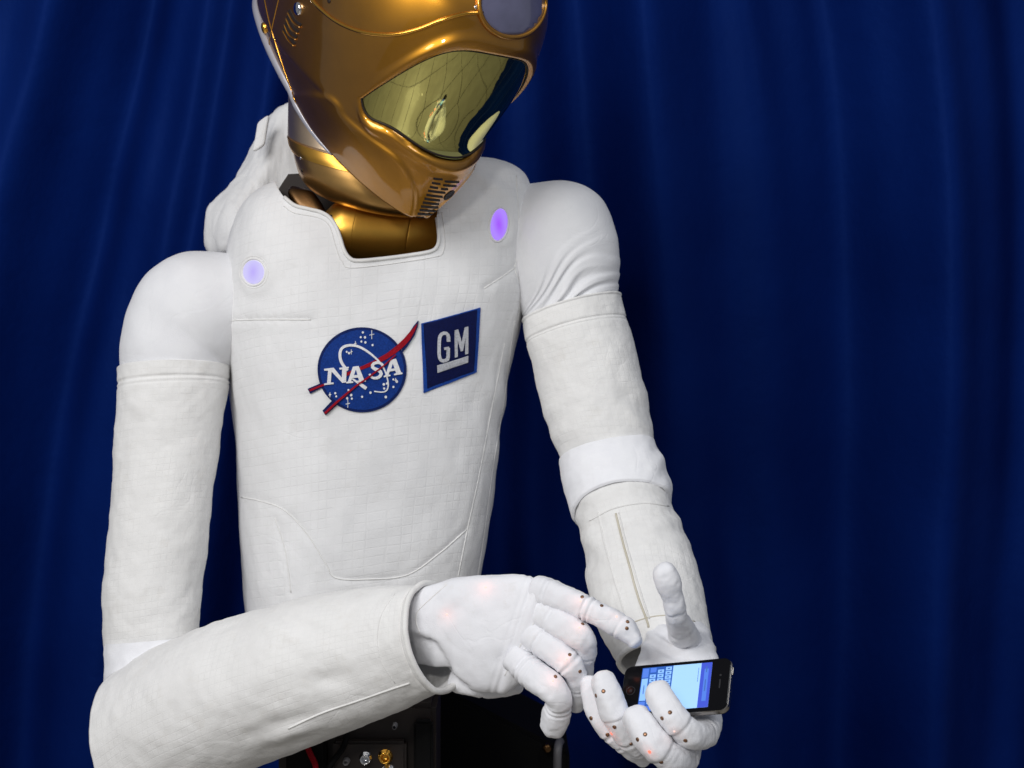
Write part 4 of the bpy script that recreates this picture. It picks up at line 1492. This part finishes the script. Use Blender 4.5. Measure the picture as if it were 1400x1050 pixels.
for x, y in ((815, 951), (825, 945), (808, 982), (830.5, 1004.5), (840, 994), (871.6, 1011), (882, 1004), (863, 1017), (905, 982), (916, 974), (937, 1012.5), (904, 1042), (937, 812)):
    disc_on('rivet', hand_l, x, y, 0.0021, 0.0009, M['rivet'], hl_o, 12)
for x, y, red, pw in ((836, 1003, True, .005), (888, 1028, True, .003), (922, 1000, False, .0012)):
    led(hand_l, x, y, hl_o, red, 0.0017 if red else 0.001, pw)

# ------------------------------------------------------------------ dark equipment under the robot
ped = empty('pedestal', (-0.19, 2.0, 0.004), 'dark metal pedestal carrying the robot under its waist', 'pedestal')
finish('base_plate', box_mesh(-0.55, 0.17, 1.72, 2.28, 0.004, 0.05, 0.008), M['graphite'], ped, False)
finish('column', box_mesh(-0.33, -0.05, 1.87, 2.13, 0.051, 0.915, 0.012), M['graphite'], ped, False)
finish('top_plate', box_mesh(-0.40, 0.02, 1.84, 2.16, 0.9155, 0.9295, 0.004), M['graphite'], ped, False)

case = empty('equipment_case', (0.0, 2.25, 0.004), 'black equipment case with sloping top behind the typing hands', 'case')
# sloping top follows from the high left corner to the low right one
za, zb = P(0, 938, 2.2)[2], P(0, 1022, 2.2)[2]
xa, xb = P(500, 0, 2.2)[0], P(612, 0, 2.2)[0]
xc = P(778, 0, 2.2)[0]
prof = [(xa, 0.03), (xc, 0.03), (xc, zb), (xb, za), (xa, za)]
vv = [(x, 2.17, z) for x, z in prof] + [(x, 2.42, z) for x, z in prof]
ff = [(0, 1, 2, 3, 4), (9, 8, 7, 6, 5)] + [(i, i + 5, (i + 1) % 5 + 5, (i + 1) % 5) for i in range(5)]
me = mesh_from(vv, ff)
bm = bmesh.new()
bm.from_mesh(me)
bmesh.ops.recalc_face_normals(bm, faces=bm.faces)
bmesh.ops.bevel(bm, geom=bm.edges[:], offset=0.006, segments=2, affect='EDGES')
bm.to_mesh(me)
bm.free()
finish('case_body', me, M['black'], case, False)
for x in (xa + 0.03, xc - 0.03):
    for y in (2.20, 2.39):
        finish('foot', box_mesh(x - 0.015, x + 0.015, y - 0.015, y + 0.015, 0.004, 0.031, 0.003), M['black'], case, False)
hp = [P(762, 1066, 2.12), P(762, 1040, 2.12), P(763, 1022, 2.125), P(765, 1014, 2.15), P(766, 1014, 2.19)]
tube('handle', resample(np.array(hp), 0.004), 0.0055, M['grey_tube'], case, 12)
lx = P(748, 1022, 2.165)
G = [[lx + np.array([0.006 * r * math.cos(a), -h, 0.006 * r * math.sin(a)]) for a in np.linspace(0, 2 * math.pi, 14, endpoint=False)] for r, h in ((1, -0.006), (1, 0.006), (0.7, 0.009), (0.2, 0.009))]
finish('latch', grid_mesh(np.array(G), True, False, True), M['gold_dark'], case)

rack = empty('electronics_unit', (-0.32, 1.88, 0.004), 'dark brown electronics unit with small connectors below the forearm', 'electronics')
x0, x1 = P(380, 0, 1.86)[0], P(596, 0, 1.86)[0]
zt = P(0, 962, 1.86)[2]
finish('housing', box_mesh(x0, x1, 1.86, 1.99, 0.02, zt, 0.006), M['brown_metal'], rack, False)
for (a, b, c, d) in ((392, 447, 985, 1120), (456, 556, 1012, 1130), (566, 592, 985, 1120)):
    q0, q1 = P(a, d, 1.85), P(b, c, 1.85)
    finish('module', box_mesh(q0[0], q1[0], 1.842, 1.8605, q0[2], q1[2], 0.003), M['brown_metal' if a == 456 else 'black'], rack, False)
for (x, y, r, mt) in ((500, 1036, 7, 'chrome'), (527, 1034, 8, 'gold_edge'), (531, 1056, 9, 'chrome'), (474, 1040, 4, 'grey_tube'), (540, 992, 3, 'grey_tube')):
    c = P(x, y, 1.842)
    rr = r * 0.00084
    G = [[c + np.array([rr * k * math.cos(a), -h, rr * k * math.sin(a)]) for a in np.linspace(0, 2 * math.pi, 18, endpoint=False)] for k, h in ((1.25, -0.004), (1.25, 0.003), (1.0, 0.0035), (1.0, 0.011), (0.72, 0.012), (0.70, 0.004), (0.1, 0.004))]
    finish('connector', grid_mesh(np.array(G), True, False, True), M[mt], rack)
cab = [P(428, 1075, 1.835), P(432, 1050, 1.832), P(424, 1030, 1.838), P(415, 1008, 1.85)]
tube('cable', resample(np.array(cab), 0.004), 0.0034, M['thread_red'], rack, 8)
cab = [P(447, 1080, 1.832), P(450, 1050, 1.828), P(470, 1020, 1.835), P(476, 990, 1.85)]
tube('cable', resample(np.array(cab), 0.004), 0.0034, M['black'], rack, 8)
